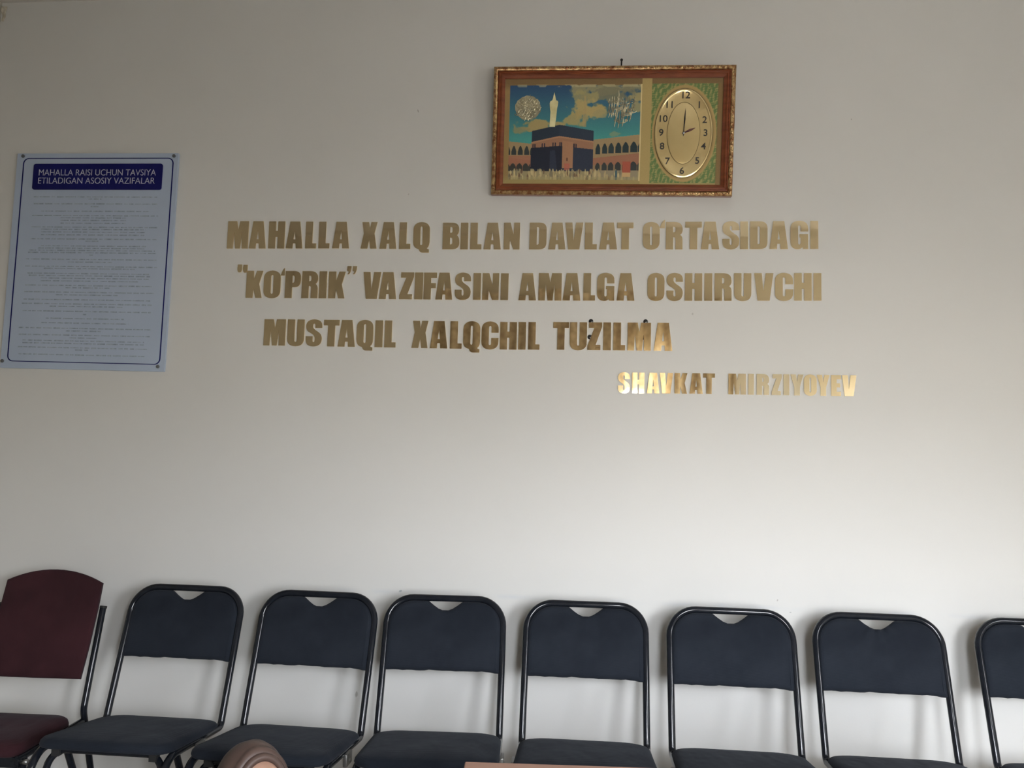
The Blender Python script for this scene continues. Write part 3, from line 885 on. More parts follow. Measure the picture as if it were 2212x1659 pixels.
# light edge of the foil at the top of the picture, and the upright divider
put((B > 125) & (B < 160) & (A > 135) & (A < 2030) & (nz2 > -.1), (190, 180, 138), .55)
put((U > 1304) & (U < 1312) & (V > 280) & (V < 1030), (206, 190, 140))
put((U > 1312) & (U < 1388), (166, 146, 96))
# the green corners round the dial
dial = (U > 1388) & (U < 1912) & (V > 278) & (V < 1044)
put(dial, (150, 128, 84))
ov = ((U - 1642) / 243) ** 2 + ((V - 662) / 372) ** 2
gr = dial & (ov > 1) & (U < 1898)
put(gr, (112, 124, 76))
put(gr & (nz3 + .5 * fine > .1), (90, 116, 70), .8)
put(gr & (nz3 + .6 * fine < -.55), (158, 150, 98), .8)
put((U > 1890) & (V > 278), (120, 96, 62), .8)
put(soft(.06 - abs(ov - .96), .05) * dial, (168, 144, 94), .8)
img += fine[..., None] * 2.5
img = np.clip(img, 0, 255) / 255
lnr = np.where(img <= .04045, img / 12.92, ((img + .055) / 1.055) ** 2.4)
verts = np.stack([fx(U), np.full_like(U, 0.0135), fz(V)], -1).reshape(-1, 3)
idx = np.arange(GX * GY).reshape(GY, GX)
quads = np.stack([idx[:-1, :-1], idx[1:, :-1], idx[1:, 1:], idx[:-1, 1:]], -1).reshape(-1, 4)
me = bpy.data.meshes.new('picture_print')
me.vertices.add(len(verts))
me.vertices.foreach_set('co', verts.ravel())
me.loops.add(quads.size)
me.loops.foreach_set('vertex_index', quads.ravel())
me.polygons.add(len(quads))
me.polygons.foreach_set('loop_start', np.arange(0, quads.size, 4))
me.update(calc_edges=True)
at_ = me.attributes.new('ink', 'FLOAT_COLOR', 'POINT')
at_.data.foreach_set('color', np.concatenate([lnr.reshape(-1, 3), np.ones((GX * GY, 1))], 1).ravel())
m = mat('foil_print', (0.5, 0.4, 0.2), 0.42, metal=0.15, spec=.3)
an = N(m, 'ShaderNodeAttribute', attribute_name='ink')
inkgain = N(m, 'ShaderNodeVectorMath', operation='SCALE')
inkgain.inputs['Scale'].default_value = 1.25
L(m, an.outputs['Color'], inkgain.inputs[0])
L(m, inkgain.outputs[0], m.node_tree.nodes['Principled BSDF'].inputs['Base Color'])
mesh_ob('picture_print', me, m, pic)


def X5(a): return fx(214 + .5376 * a)
def Z5(b): return fz(214 + .5376 * b)


# gilded minaret in relief
mina = [(722, 738), (726, 640), (730, 520), (722, 470), (716, 400), (722, 372), (738, 360), (752, 352), (764, 318), (770, 280), (782, 236), (792, 280), (800, 318), (808, 352), (832, 362), (840, 380),
        (836, 420), (826, 470), (822, 520), (815, 610), (806, 680), (802, 738)]
out = [(X5(a), Z5(b)) for a, b in mina]
bm = bmesh.new()
plate(bm, [out], 0.0118, 0.0134)
ins = [((x_ - X5(775)) * .45 + X5(775), z_) for x_, z_ in out]
from_bm('minaret_relief', bm, M['relief'], pic)


def calligraphy(cx, cy, rx, ry, seed, strokes, m_, disc, tall=False):
    """Raised flowing strokes packed into an oval."""
    r_ = random.Random(seed)
    bm = bmesh.new()
    if disc:
        c = (X5(cx), 0.0128, Z5(cy))
        n = 40
        rim = [bm.verts.new((c[0] + math.cos(2 * PI * k / n) * (X5(rx) - X5(0)) * r_.uniform(.93, 1.0), 0.0128, c[2] + math.sin(2 * PI * k / n) * (Z5(0) - Z5(ry)) * r_.uniform(.93, 1.0))) for k in range(n)]
        bm.faces.new(rim)
    for s in range(strokes):
        an, rr_ = r_.uniform(0, 2 * PI), math.sqrt(r_.uniform(0, 1)) * .82
        a, b = cx + rx * rr_ * math.cos(an), cy + ry * rr_ * math.sin(an)
        kind = r_.random()
        pts = []
        if kind < .55:       # a leaning upright with a hooked head
            h = r_.uniform(.25, .6) * ry * (1.7 if tall else 1)
            for q in range(6):
                f = q / 5
                pts.append((a + 10 * math.sin(f * 3) + f * 14, b + h * (.5 - f)))
        elif kind < .85:     # a bowl
            w_ = r_.uniform(.15, .35) * rx
            for q in range(8):
                f = q / 7
                pts.append((a + w_ * math.cos(PI * f), b + .5 * w_ * math.sin(PI * f) + 6 * f))
        else:                # a small loop
            w_ = r_.uniform(14, 24)
            for q in range(9):
                f = q / 8
                pts.append((a + w_ * math.cos(2 * PI * f), b + w_ * .8 * math.sin(2 * PI * f)))
        add_tube(bm, [(X5(p), 0.0122, Z5(q)) for p, q in pts], [0.0007 + 0.0014 * math.sin(PI * (i + .6) / len(pts)) for i in range(len(pts))], 6)
    return from_bm('calligraphy_relief', bm, m_, pic, angle=60)


calligraphy(400, 462, 195, 185, 4, 80, M['relief_grey'], True)
M['relief_mid'] = noise_look(mat('embossed_pale_foil', (0.62, 0.58, 0.40), 0.25, metal=0.6), 60, (0.38, 0.37, 0.28), (0.90, 0.84, 0.58), lo=.42, hi=.6)
calligraphy(1745, 480, 235, 230, 9, 64, M['relief_mid'], False, tall=True)

# the clock: dial (> rims, numerals, cap), hands
DX, DZ = fx(1638), fz(662)
kx, kz = FW / 1863, FH / 1005
def oval(rx, rz, n=64): return [(DX + math.cos(2 * PI * k / n) * rx * kx, DZ + math.sin(2 * PI * k / n) * rz * kz) for k in range(n)]
bm = bmesh.new()
prof = [(222, 345, .0133), (220, 342, .0100), (212, 332, .0092), (204, 322, .0110), (126, 240, .0112), (124, 236, .0098), (116, 226, .0092), (20, 40, .0094)]
loops = [[bm.verts.new((x_, y_, z_)) for x_, z_ in oval(a_, b_)] for a_, b_, y_ in prof]
for p, q in zip(loops, loops[1:]):
    n = len(p)
    for k in range(n):
        bm.faces.new((p[k], p[(k + 1) % n], q[(k + 1) % n], q[k]))
bm.faces.new(loops[-1])
dial_o = from_bm('clock_dial', bm, M['dial_gold'], pic, angle=25)
M['engraved'] = noise_look(mat('dull_brass_line', (0.12, 0.09, 0.04), 0.4, metal=0.5), 30, (0.10, 0.075, 0.03), (0.15, 0.11, 0.05))
for a_, b_ in ((222, 345), (125, 238)):
    bm = bmesh.new()
    c_ = oval(a_, b_)
    add_tube(bm, [(x_, .0095 if a_ < 200 else .0115, z_) for x_, z_ in c_ + c_[:1]], 0.0007, 6)
    from_bm('dial_rim', bm, M['engraved'], dial_o)
for s, X_, Y_ in (('12', 1652, 372), ('1', 1757, 447), ('2', 1798, 562), ('3', 1805, 662), ('4', 1790, 765), ('5', 1742, 876), ('6', 1626, 955), ('7', 1515, 880), ('8', 1475, 765), ('9', 1468, 660), ('10', 1480, 553), ('11', 1532, 445)):
    text_ob('numeral', s, 0.034, M['numeral'], dial_o, (fx(X_ + (Y_ - 662) * .0295), .0088, fz(Y_)), squash=.95, bold=.0004)
def hand(name, tip, wid, m_, y_, tail=.12):
    c, t_ = Vector((DX, DZ)), Vector((fx(tip[0]), fz(tip[1])))
    d = t_ - c
    nn = Vector((-d.y, d.x)).normalized() * wid
    pts = [c - d * tail + nn * .6, c - d * tail - nn * .6, c + d * .15 - nn * .5, c + d * .55 - nn, c + d * .8 - nn * .5, t_, c + d * .8 + nn * .5, c + d * .55 + nn, c + d * .15 + nn * .5]
    bm = bmesh.new()
    plate(bm, [[(p.x, p.y) for p in pts]], y_ - .0008, y_)
    return from_bm(name, bm, m_, pic)
tag(hand('hour_hand', (1728, 622), .0045, M['hand_purple'], .0075), 'short purple-brown hour hand')
hand('minute_hand', (1648, 468), .0026, M['hand'], .0062)
bm = bmesh.new()
add_disc(bm, (DX, .0062, DZ), .0042, .0015, n=16, dome=.002)
from_bm('hand_cap', bm, M['steel'], dial_o, angle=40)

# the nail that the picture hangs from
bm = bmesh.new()
add_tube(bm, [(0, .0, -.012), (0, -.020, -.010), (0, -.034, -.004), (0, -.040, .006)], 0.0026, 8)
add_disc(bm, (0, -.040, .004), .0048, .003, n=12, dome=.002)
o = from_bm('wall_nail', bm, M['rubber'], angle=40)
o.location = (0.071, WALL_Y, 2.708)
tag(o, 'small dark nail in the wall just above the framed picture clock', 'nail')

# shiny tape in the far upper corner
M['tape'] = noise_look(mat('clear_yellowed_tape', (0.46, 0.40, 0.30), 0.12, coat=1.0), 30, (0.48, 0.43, 0.34), (0.74, 0.69, 0.58), bump=0.5, bscale=60, dist=.004)
bm = bmesh.new()
rows = []
rnd = random.Random(2)
for j in range(10):                       # tapers downwards and stands off the wall in two curled ridges
    f = j / 9
    z_ = 2.996 - j * .0066
    wd = .0042 * (1 - .55 * f)
    off = .004 * f + .0015 * math.sin(j * 1.3)
    rows.append([bm.verts.new((LEFT_X + .003 + off + i * wd, WALL_Y - .0014 - (.0085, .001, .005, .0095, .002, .0005)[i] * (.5 + .5 * math.sin(j * .9 + i)) * (1 - .6 * f), z_ + rnd.uniform(-.0015, .0015))) for i in range(6)])
for p, q in zip(rows, rows[1:]):
    for i in range(5):
        bm.faces.new((p[i], q[i], q[i + 1], p[i + 1]))
o = from_bm('tape_strip', bm, M['tape'], smooth=True)
md = o.modifiers.new('thick', 'SOLIDIFY')
md.thickness = 0.0006
tag(o, 'shiny crinkled strip of clear tape in the upper corner of the wall', 'tape')

# ------------------------------------------------------------------ folding chairs
REC = rad(18.69)
TOP = 0.84
RT = 0.0108
HX = 0.2 - RT
def on_back(x, s, d=0.0):
    """A point of the leaning back: x sideways, s down from the top, d forwards."""
    return Vector((x, -math.sin(REC) * s - math.cos(REC) * d, TOP - math.cos(REC) * s + math.sin(REC) * d))


def pad(name, outline, place, rings, m, parent, crown=None):
    """A padded cushion: outline insets at several depths, closed by a flat (or crowned) face on both sides."""
    bm = bmesh.new()
    loops = []
    for inset, d in rings:
        pts = offset_poly(outline, inset) if inset else outline
        loops.append([bm.verts.new(place(x, y, d)) for x, y in pts])
    n = len(outline)
    for p, q in zip(loops, loops[1:]):
        for k in range(n):
            bm.faces.new((p[k], p[(k + 1) % n], q[(k + 1) % n], q[k]))
    bm.faces.new(loops[0][::-1])
    last = loops[-1]
    if crown:
        cx = sum(p[0] for p in outline) / n
        cy = sum(p[1] for p in outline) / n
        base = offset_poly(outline, rings[-1][0])
        prev = last
        for f, dz in crown:
            cur = [bm.verts.new(place(cx + (x - cx) * f, cy + (y - cy) * f, rings[-1][1] + dz)) for x, y in base]
            for k in range(n):
                bm.faces.new((prev[k], prev[(k + 1) % n], cur[(k + 1) % n], cur[k]))
            prev = cur
        last = prev
    f = bm.faces.new(last)
    bmesh.ops.triangulate(bm, faces=[f])
    return from_bm(name, bm, m, parent, angle=60)


def back_outline(half, seed):
    """Outline of the back cloth, counter-clockwise, in (x, s up) with a hand grip cut in its top edge."""
    r_ = random.Random(seed)
    y_top, y_bot, rc = -0.0215, -0.2375, 0.078
    pts = []
    nb = 26
    ph = r_.uniform(0, 6)
    for k in range(nb + 1):            # ragged lower hem
        f = k / nb
        sag = .0007 * math.sin(f * 17 + ph) + .0007 * math.sin(f * 41 + ph * 2) + r_.uniform(-.0006, .0008) + (.003 if f > .95 else 0) - .0010 * math.sin(PI * f)
        pts.append((-half + 2 * half * f, y_bot - sag))
    for k in range(9):
        a = rad(90 * k / 8)
        pts.append((half - rc + rc * math.cos(a), y_top - rc + rc * math.sin(a)))
    gw, gd = .054, .029                # the grip
    pts += [(gw + .012, y_top), (gw, y_top - .001), (gw * .71, y_top - gd * .45), (gw * .42, y_top - gd * .81), (gw * .18, y_top - gd * .98), (-gw * .18, y_top - gd * .98), (-gw * .42, y_top - gd * .81), (-gw * .71, y_top - gd * .45), (-gw, y_top - .001), (-gw - .012, y_top)]
    for k in range(9):
        a = rad(90 + 90 * k / 8)
        pts.append((-half + rc + rc * math.cos(a), y_top - rc + rc * math.sin(a)))
    return pts


def make_chair(name):
    root = empty(name)
    # the bent tube of the back
    bend_y, bend_z = on_back(0, .436).y, on_back(0, .436).z
    side = [on_back(-HX, .40), on_back(-HX, RT), on_back(HX, RT), on_back(HX, .40)]
    path = fillet(side, [.084, .084], 10)
    tube('back_frame', path, RT, M['tube'], root, 14)
    pad('backrest', back_outline(HX - RT + .004, 5), lambda x, y, d: on_back(x, -y, d), [(.004, -.009), (0, -.006), (0, .005), (.003, .010), (.009, .0135), (.014, .0145)], M['fabric'], root)
    fy, fz_ = -.505, .452                      # where the tubes turn down at the seat's front
    for s in (-1, 1):
        p = fillet([on_back(s * HX, .40), Vector((s * HX, bend_y, bend_z)), Vector((s * HX, fy, fz_)), Vector((s * HX, fy - .045, 0.012))], [.09, .07], 10)
        lg = tube('leg', p, RT, M['tube'], root, 12)
        bm = bmesh.new()
        add_tube(bm, [p[-1] + Vector((0, 0, .022)), p[-1] - Vector((0, 0, .012))], RT * 1.35, 12)
        from_bm('foot_cap', bm, M['rubber'], lg, angle=40)
    for s in (-1, 1):
        p = [Vector((s * .166, -.385, fz_ - .022)), Vector((s * .168, -.165, .012))]
        lg = tube('leg', p, RT * .95, M['tube'], root, 12)
        bm = bmesh.new()
        add_tube(bm, [p[-1] + Vector((0, -.020, .020)), p[-1] - Vector((0, 0, .012))], RT * 1.3, 12)
        from_bm('foot_cap', bm, M['rubber'], lg, angle=40)
    br = fillet([(-.168, fy - .020, .22), (-.166, fy + .050, fz_ - .006), (.166, fy + .050, fz_ - .006), (.168, fy - .020, .22)], [.05, .05], 8)
    tube('front_brace', br, RT * .9, M['tube'], root, 12)
    tube('stretcher', [(-.185, fy - .035, .15), (.185, fy - .035, .15)], RT * .75, M['tube'], root, 10)
    tube('stretcher', [(-.164, -.238, .15), (.164, -.238, .15)], RT * .75, M['tube'], root, 10)
    # seat: tips up towards its front
    x1_, y0_, y1_ = .197, -.500, -.108
    out = []
    for cx, cy, r_, a0 in ((x1_ - .09, y1_ - .075, (.09, .075), 0), (-x1_ + .09, y1_ - .075, (.09, .075), 90), (-x1_ + .05, y0_ + .05, (.05, .05), 180), (x1_ - .05, y0_ + .05, (.05, .05), 270)):
        for k in range(9):
            a = rad(a0 + 90 * k / 8)
            out.append((cx + r_[0] * math.cos(a), cy + r_[1] * math.sin(a)))
    r_ = random.Random(4)
    hem = {k: r_.uniform(-.0025, .0025) for k in range(len(out))}
    def seat_pt(x, y, d):
        f = (y1_ - y) / (y1_ - y0_)
        return Vector((x, y, .414 + .047 * f - .005 * max(0, f - .85) / .15 + d))
    pad('seat', out, seat_pt, [(.012, 0), (.002, .004), (0, .010), (.002, .018), (.009, .025), (.022, .028)], M['fabric'], root, crown=[(.8, .002), (.5, .0035), (.2, .004)])
    for s in (-1, 1):
        bm = bmesh.new()
        add_box(bm, min(s * .196, s * .208), max(s * .196, s * .208), -.335, -.285, .405, .440, bev=.002)
        add_tube(bm, [(s * .205, -.31, .418), (s * .212, -.31, .418)], .006, 10)
        from_bm('hinge', bm, M['metal'], root, angle=40)
        bm = bmesh.new()
        add_box(bm, s * .142 - .011, s * .142 + .011, -.475, -.452, .432, .458, bev=.001)
        from_bm('seat_bracket', bm, M['rubber'], root)
    return root


def copy_tree(o, parent=None):
    c = o.copy()
    COL.objects.link(c)
    c.parent = parent
    for ch in [x for x in bpy.data.objects if x.parent == o]:
        copy_tree(ch, c)
    return c


proto = make_chair('folding_chair')
SPOTS = [(-1.348, 2.782, 0.6, 'black folding chair next to the maroon chair, under the notice board edge'),
         (-0.8887, 2.770, -0.79, 'black folding chair with the brown headscarf in front of its seat'),
         (-0.4767, 2.797, 4.6, 'black folding chair between the headscarf and the table corner, turned slightly'),
         (-0.0187, 2.797, 1.20, 'black folding chair behind the table top, below the TUZILMA lettering'),
         (0.4353, 2.788, 0.57, 'black folding chair below the small bottom line of lettering, cloth back smooth'),
         (0.8854, 2.802, 0.45, 'black folding chair with creases fanning down from its grip, second from the row end'),
         (1.3784, 2.824, 0.34, 'black folding chair cut by the picture edge at the bright end of the row')]
CHAIRS = []
for i, (x, y, a, lab) in enumerate(SPOTS):
    o = proto if i == 0 else copy_tree(proto)
    CHAIRS.append(o)
    o.location = (x, y, 0)
    o.rotation_euler = (0, 0, rad(a))
    tag(o, lab, 'chair', 'black folding chairs along the wall')

# creases in two of the cloth backs: fanning from the grip on one, hanging straight on the other
def creased(name, mode):
    m = M['fabric'].copy()
    m.name = name
    p = m.node_tree.nodes['Principled BSDF']
    old = p.inputs['Normal'].links[0].from_socket
    t = N(m, 'ShaderNodeTexCoord')
    s = N(m, 'ShaderNodeSeparateXYZ')
    L(m, t.outputs['Object'], s.inputs[0])
    def mth(op, a, b=None):
        n = N(m, 'ShaderNodeMath', operation=op)
        for i, v in enumerate((a, b)):
            if isinstance(v, (int, float)):
                n.inputs[i].default_value = v
            elif v is not None:
                L(m, v, n.inputs[i])
        return n.outputs[0]
    down = mth('SUBTRACT', .835, s.outputs['Z'])
    if mode == 'fan':
        u = mth('MULTIPLY', mth('ARCTAN2', s.outputs['X'], down), 11.0)
        reach = .17
    else:
        u = mth('MULTIPLY', s.outputs['X'], 75.0)
        reach = .26
    nz = N(m, 'ShaderNodeTexNoise', Scale=9.0, Detail=1)
    L(m, t.outputs['Object'], nz.inputs['Vector'])
    wv = mth('SINE', mth('ADD', u, mth('MULTIPLY', nz.outputs['Fac'], 3.0)))
    fade = N(m, 'ShaderNodeClamp')
    L(m, mth('SUBTRACT', 1.0, mth('DIVIDE', down, reach)), fade.inputs['Value'])
    side_ = N(m, 'ShaderNodeClamp')
    L(m, mth('SUBTRACT', 1.0, mth('DIVIDE', mth('ABSOLUTE', s.outputs['X']), .16 if mode == 'fan' else .09)), side_.inputs['Value'])
    b = N(m, 'ShaderNodeBump', Strength=1.0, Distance=.0045)
    L(m, mth('MULTIPLY', mth('MULTIPLY', wv, fade.outputs[0]), side_.outputs[0]), b.inputs['Height'])
    L(m, old, b.inputs['Normal'])
    L(m, b.outputs[0], p.inputs['Normal'])
    return m


for i, mode in ((3, 'drop'), (5, 'fan')):
    back = [c for c in CHAIRS[i].children if c.name.startswith('backrest')][0]
    back.data = back.data.copy()
    back.data.materials[0] = creased('navy_black_cloth_' + mode, mode)

# ------------------------------------------------------------------ the maroon chair
ch = empty('dining_chair', (-1.835, 2.80, 0), (0, 0, rad(3.0)))
tag(ch, 'maroon cloth chair with an arched back panel, at the dark end of the row', 'chair')
R1 = rad(17)
def on_panel(x, s, d=0.0):
    return Vector((x, -math.sin(R1) * s - math.cos(R1) * d, .868 - math.cos(R1) * s + math.sin(R1) * d))
out = [(-.160, -.352), (-.08, -.353), (0, -.353), (.08, -.352), (.160, -.352), (.1655, -.25), (.168, -.12), (.1665, -.040)]
for k in range(1, 14):
    f = k / 14
    xx = .1665 * math.cos(PI * f) if False else .1665 - .333 * f
    out.append((xx, -.040 + .040 * (1 - (abs(xx) / .1665) ** 2.1)))
out += [(-.1665, -.040), (-.168, -.12), (-.1655, -.25)]
pad('backrest', out, lambda x, y, d: on_panel(x, -y, d), [(.003, -.004), (0, -.002), (0, .010), (.003, .014), (.010, .016)], M['maroon'], ch)
for s in (-1, 1):
    top_ = on_panel(s * .176, .118, -.014)
    sy, sz = on_panel(0, .445, -.014).y, on_panel(0, .445, -.014).z
    lo = Vector((s * .183, sy, sz))
    p = fillet([top_, lo, Vector((s * .186, .02, .012))], [.06], 6)
    lg = tube('leg', p, .0105, M['tube'], ch, 12)
    bm = bmesh.new()
    add_tube(bm, [top_ - Vector((0, 0, .004)), top_ + Vector((0, .002, .004))], .0116, 12)
    from_bm('tube_plug', bm, M['rubber'], lg, angle=40)
    p = [Vector((s * .178, sy - .30, .398)), Vector((s * .183, sy - .34, .012))]
    tube('leg', p, .0105, M['tube'], ch, 12)
    tube('seat_rail', [(s * .180, sy + .005, .402), (s * .178, sy - .33, .395)], .010, M['tube'], ch, 10)
bm = bmesh.new()
add_box(bm, -.178, .178, sy - .325, sy - .300, .368, .398, bev=.002)
cb = from_bm('seat_crossbar', bm, M['tube'], ch)
for s in (-1, 1):
    bm = bmesh.new()
    add_tube(bm, [(s * .178, sy - .312, .383), (s * .199, sy - .312, .383)], .008, 6)
    from_bm('bolt', bm, M['metal'], cb, angle=40)
out = []
x1_, y0_, y1_ = .178, -.455, -.150
for cx, cy, r_, a0 in ((x1_ - .06, y1_ - .05, (.06, .05), 0), (-x1_ + .06, y1_ - .05, (.06, .05), 90), (-x1_ + .04, y0_ + .05, (.04, .05), 180), (x1_ - .04, y0_ + .05, (.04, .05), 270)):
    for k in range(7):
        a = rad(a0 + 90 * k / 6)
        out.append((cx + r_[0] * math.cos(a), cy + r_[1] * math.sin(a)))
pad('seat', out, lambda x, y, d: Vector((x, y, .397 + d)), [(.008, 0), (0, .006), (0, .018), (.004, .030), (.014, .037)], M['maroon'], ch, crown=[(.8, .004), (.5, .007), (.2, .008)])

# ------------------------------------------------------------------ table
M['laminate'] = noise_look(mat('red_brown_laminate', (0.30, 0.155, 0.105), 0.42), 5, (0.27, 0.135, 0.09), (0.33, 0.175, 0.12), stretch=(1, 9, 1), bump=.05, bscale=60)
M['laminate_edge'] = noise_look(mat('dark_laminate_edge', (0.16, 0.075, 0.05), 0.45), 12, (0.14, 0.065, 0.042), (0.18, 0.085, 0.058))
tb = empty('office_table', (-0.2218, 1.5602, 0), (0, 0, rad(4.65)))
tag(tb, 'red-brown laminate table whose far corner shows in front of the middle chairs', 'table')
bm = bmesh.new()
add_box(bm, 0, 1.30, -.62, 0, .727, .750, bev=.0015)
top_o = from_bm('tabletop', bm, M['laminate'], tb)
bm = bmesh.new()
add_box(bm, -.0008, 1.3008, -.6208, .0008, .7295, .7475)
from_bm('edge_band', bm, M['laminate_edge'], top_o)
for xx in (.05, 1.228):
    bm = bmesh.new()
    add_box(bm, xx, xx + .022, -.58, -.04, 0, .727, bev=.0015)
    from_bm('leg', bm, M['laminate'], tb)
bm = bmesh.new()
add_box(bm, .072, 1.228, -.10, -.082, .36, .727)
from_bm('modesty_board', bm, M['laminate'], tb)

# ------------------------------------------------------------------ the person in a headscarf, sitting low
def skin_tone():
    m = mat('skin', (0.40, 0.235, 0.17), 0.5)
    noise_look(m, 30, (0.38, 0.22, 0.155), (0.43, 0.255, 0.185), bump=.08, bscale=220, dist=.0006)
    p = m.node_tree.nodes['Principled BSDF']
    p.inputs['Subsurface Weight'].default_value = 0.08
    p.inputs['Subsurface Radius'].default_value = (.01, .004, .002)
    return m


M['skin'] = skin_tone()
M['satin'] = noise_look(mat('brown_satin', (0.065, 0.038, 0.030), 0.42, spec=.35), 7, (0.066, 0.041, 0.033), (0.105, 0.068, 0.056), bump=.25, bscale=9, dist=.01)
M['dress'] = noise_look(mat('dark_brown_dress', (0.06, 0.035, 0.03), 0.8), 9, (0.05, 0.03, 0.026), (0.075, 0.045, 0.038), bump=.4, bscale=12, dist=.01)
M['eye'] = noise_look(mat('eye_white', (0.7, 0.68, 0.65), 0.2), 30, (0.68, 0.66, 0.63), (0.72, 0.70, 0.67))
M['dark_eye'] = noise_look(mat('dark_iris', (0.03, 0.018, 0.012), 0.15), 30, (0.025, 0.015, 0.01), (0.04, 0.024, 0.016))
HEAD = Vector((0, -.03, .529))                # centre of the head; the figure faces -y
pr = empty('person', (-0.767, 1.915, 0), (0, 0, rad(46)))
tag(pr, 'person in a brown satin headscarf seated low before the chairs, forehead and scarf top visible', 'person')


def skin_chain(verts, edges, root_i):
    me = bpy.data.meshes.new('chain')
    me.from_pydata([v[:3] for v in verts], edges, [])
    o = bpy.data.objects.new('chain', me)
    COL.objects.link(o)
    sk = o.modifiers.new('skin', 'SKIN')
    sk.use_smooth_shade = True
    for i, v in enumerate(verts):
        d = me.skin_vertices[0].data[i]
        d.radius = (v[3], v[4] if len(v) > 4 else v[3])
        d.use_root = i == root_i
    sb = o.modifiers.new('sub', 'SUBSURF')
    sb.levels = sb.render_levels = 2
    return o


def realise(o):
    bpy.context.view_layer.update()
    me = bpy.data.meshes.new_from_object(o.evaluated_get(bpy.context.evaluated_depsgraph_get()))
    bpy.data.objects.remove(o)
    return me


# trunk, arms to the lap, crossed legs
Vx = [(0, .05, .115, .105, .085), (0, .045, .22, .092, .072), (0, .03, .32, .098, .070), (0, .012, .40, .060, .055), (0, -.004, .455, .034, .036), (0, -.012, .49, .036, .04)]
Ed = [(0, 1), (1, 2), (2, 3), (3, 4), (4, 5)]
wrists = []
for s in (-1, 1):
    b = len(Vx)
    Vx += [(s * .105, .015, .385, .040), (s * .145, -.02, .285, .031), (s * .150, -.06, .205, .028), (s * .10, -.165, .185, .021), (s * .070, -.210, .180, .016)]
    Ed += [(3, b), (b, b + 1), (b + 1, b + 2), (b + 2, b + 3), (b + 3, b + 4)]
    wrists.append((s, Vector((s * .070, -.210, .180))))
    b = len(Vx)
    Vx += [(s * .085, .02, .095, .066), (s * .175, -.12, .11, .056), (s * .215, -.20, .115, .046), (s * .10, -.24, .06, .036), (s * -.02, -.26 - .02 * s, .045, .028), (s * -.07, -.29 - .02 * s, .04, .024)]
    Ed += [(0, b)] + [(b + i, b + i + 1) for i in range(5)]
bm = bmesh.new()
bm.from_mesh(realise(skin_chain(Vx, Ed, 0)))
# hands: a palm, four fingers of different lengths, a thumb from the side
for s, wv in wrists:
    d = Vector((-s * .50, -.80, -.12)).normalized()
    side = Vector((-d.y, d.x, 0)).normalized() * -s      # towards the thumb
    nrm = Vector((0, 0, -1))
    hv = [(*wv, .014, .012), (*(wv + d * .022), .020, .011), (*(wv + d * .042), .022, .010)]
    bm2 = realise(skin_chain(hv, [(0, 1), (1, 2)], 0))
    bm.from_mesh(bm2)
    for k, ln in enumerate((.030, .034, .031, .024)):
        p0 = wv + d * .036 + side * (.0165 - .011 * k)
        p1 = p0 + d * (.014 + ln * .38)
        p2 = p1 + (d * .75 + nrm * .55).normalized() * ln * .36
        p3 = p2 + (d * .35 + nrm * .9).normalized() * ln * .30
        bm.from_mesh(realise(skin_chain([(*p0, .0064), (*p1, .0060), (*p2, .0054), (*p3, .0044)], [(0, 1), (1, 2), (2, 3)], 0)))
    p0 = wv + d * .012 + side * .012
    p1 = p0 + (d * .55 + side * .8).normalized() * .022
    p2 = p1 + (d * .85 + side * .3 + nrm * .3).normalized() * .018
    bm.from_mesh(realise(skin_chain([(*p0, .0085), (*p1, .0070), (*p2, .0055)], [(0, 1), (1, 2)], 0)))
# the head with brow, nose, lips, chin, ears
g_ = bmesh.ops.create_uvsphere(bm, u_segments=56, v_segments=44, radius=1)
for v in g_['verts']:
    x, y, z = v.co
    q = Vector((x * .068, y * .083, z * .095))
    if z < 0:
        q.x *= 1 - .30 * (-z) ** 1.4
        q.y = q.y * (1 - .12 * -z) - .010 * -z
    if y < 0:
        f = -y
        gx = lambda c, w_: math.exp(-((x - c) / w_) ** 2)
        gz = lambda c, w_: math.exp(-((z - c) / w_) ** 2)
        q.y -= .016 * gx(0, .13) * gz(-.24, .17) * f + .008 * gx(0, .09) * gz(-.02, .2) * f        # nose
        q.y += .009 * (gx(.40, .2) + gx(-.40, .2)) * gz(.02, .13) * f                              # eye sockets
        q.y -= .004 * gz(.20, .08) * gx(0, .6) * f                                                 # brow
        q.y -= .006 * gx(0, .26) * gz(-.52, .06) * f + .006 * gx(0, .24) * gz(-.63, .06) * f       # lips
        q.y -= .008 * gx(0, .3) * gz(-.86, .12) * f                                                # chin
    v.co = q + HEAD
for s in (-1, 1):
    e_ = bmesh.ops.create_uvsphere(bm, u_segments=14, v_segments=10, radius=1)
    bmesh.ops.transform(bm, matrix=Matrix.Translation(HEAD + Vector((s * .068, .008, -.012))) @ Matrix.Rotation(s * .35, 4, 'Z') @ Matrix.Diagonal((.006, .014, .024, 1)), verts=e_['verts'])
me = bpy.data.meshes.new('body')
bm.to_mesh(me)
bm.free()
tmp = bpy.data.objects.new('body', me)
COL.objects.link(tmp)
rm = tmp.modifiers.new('fuse', 'REMESH')
rm.mode = 'VOXEL'
rm.voxel_size = 0.0034
rm.use_smooth_shade = True
sm = tmp.modifiers.new('soft', 'SMOOTH')
sm.factor = .5
sm.iterations = 3
body = mesh_ob('body', realise(tmp), M['skin'], pr, smooth=True)
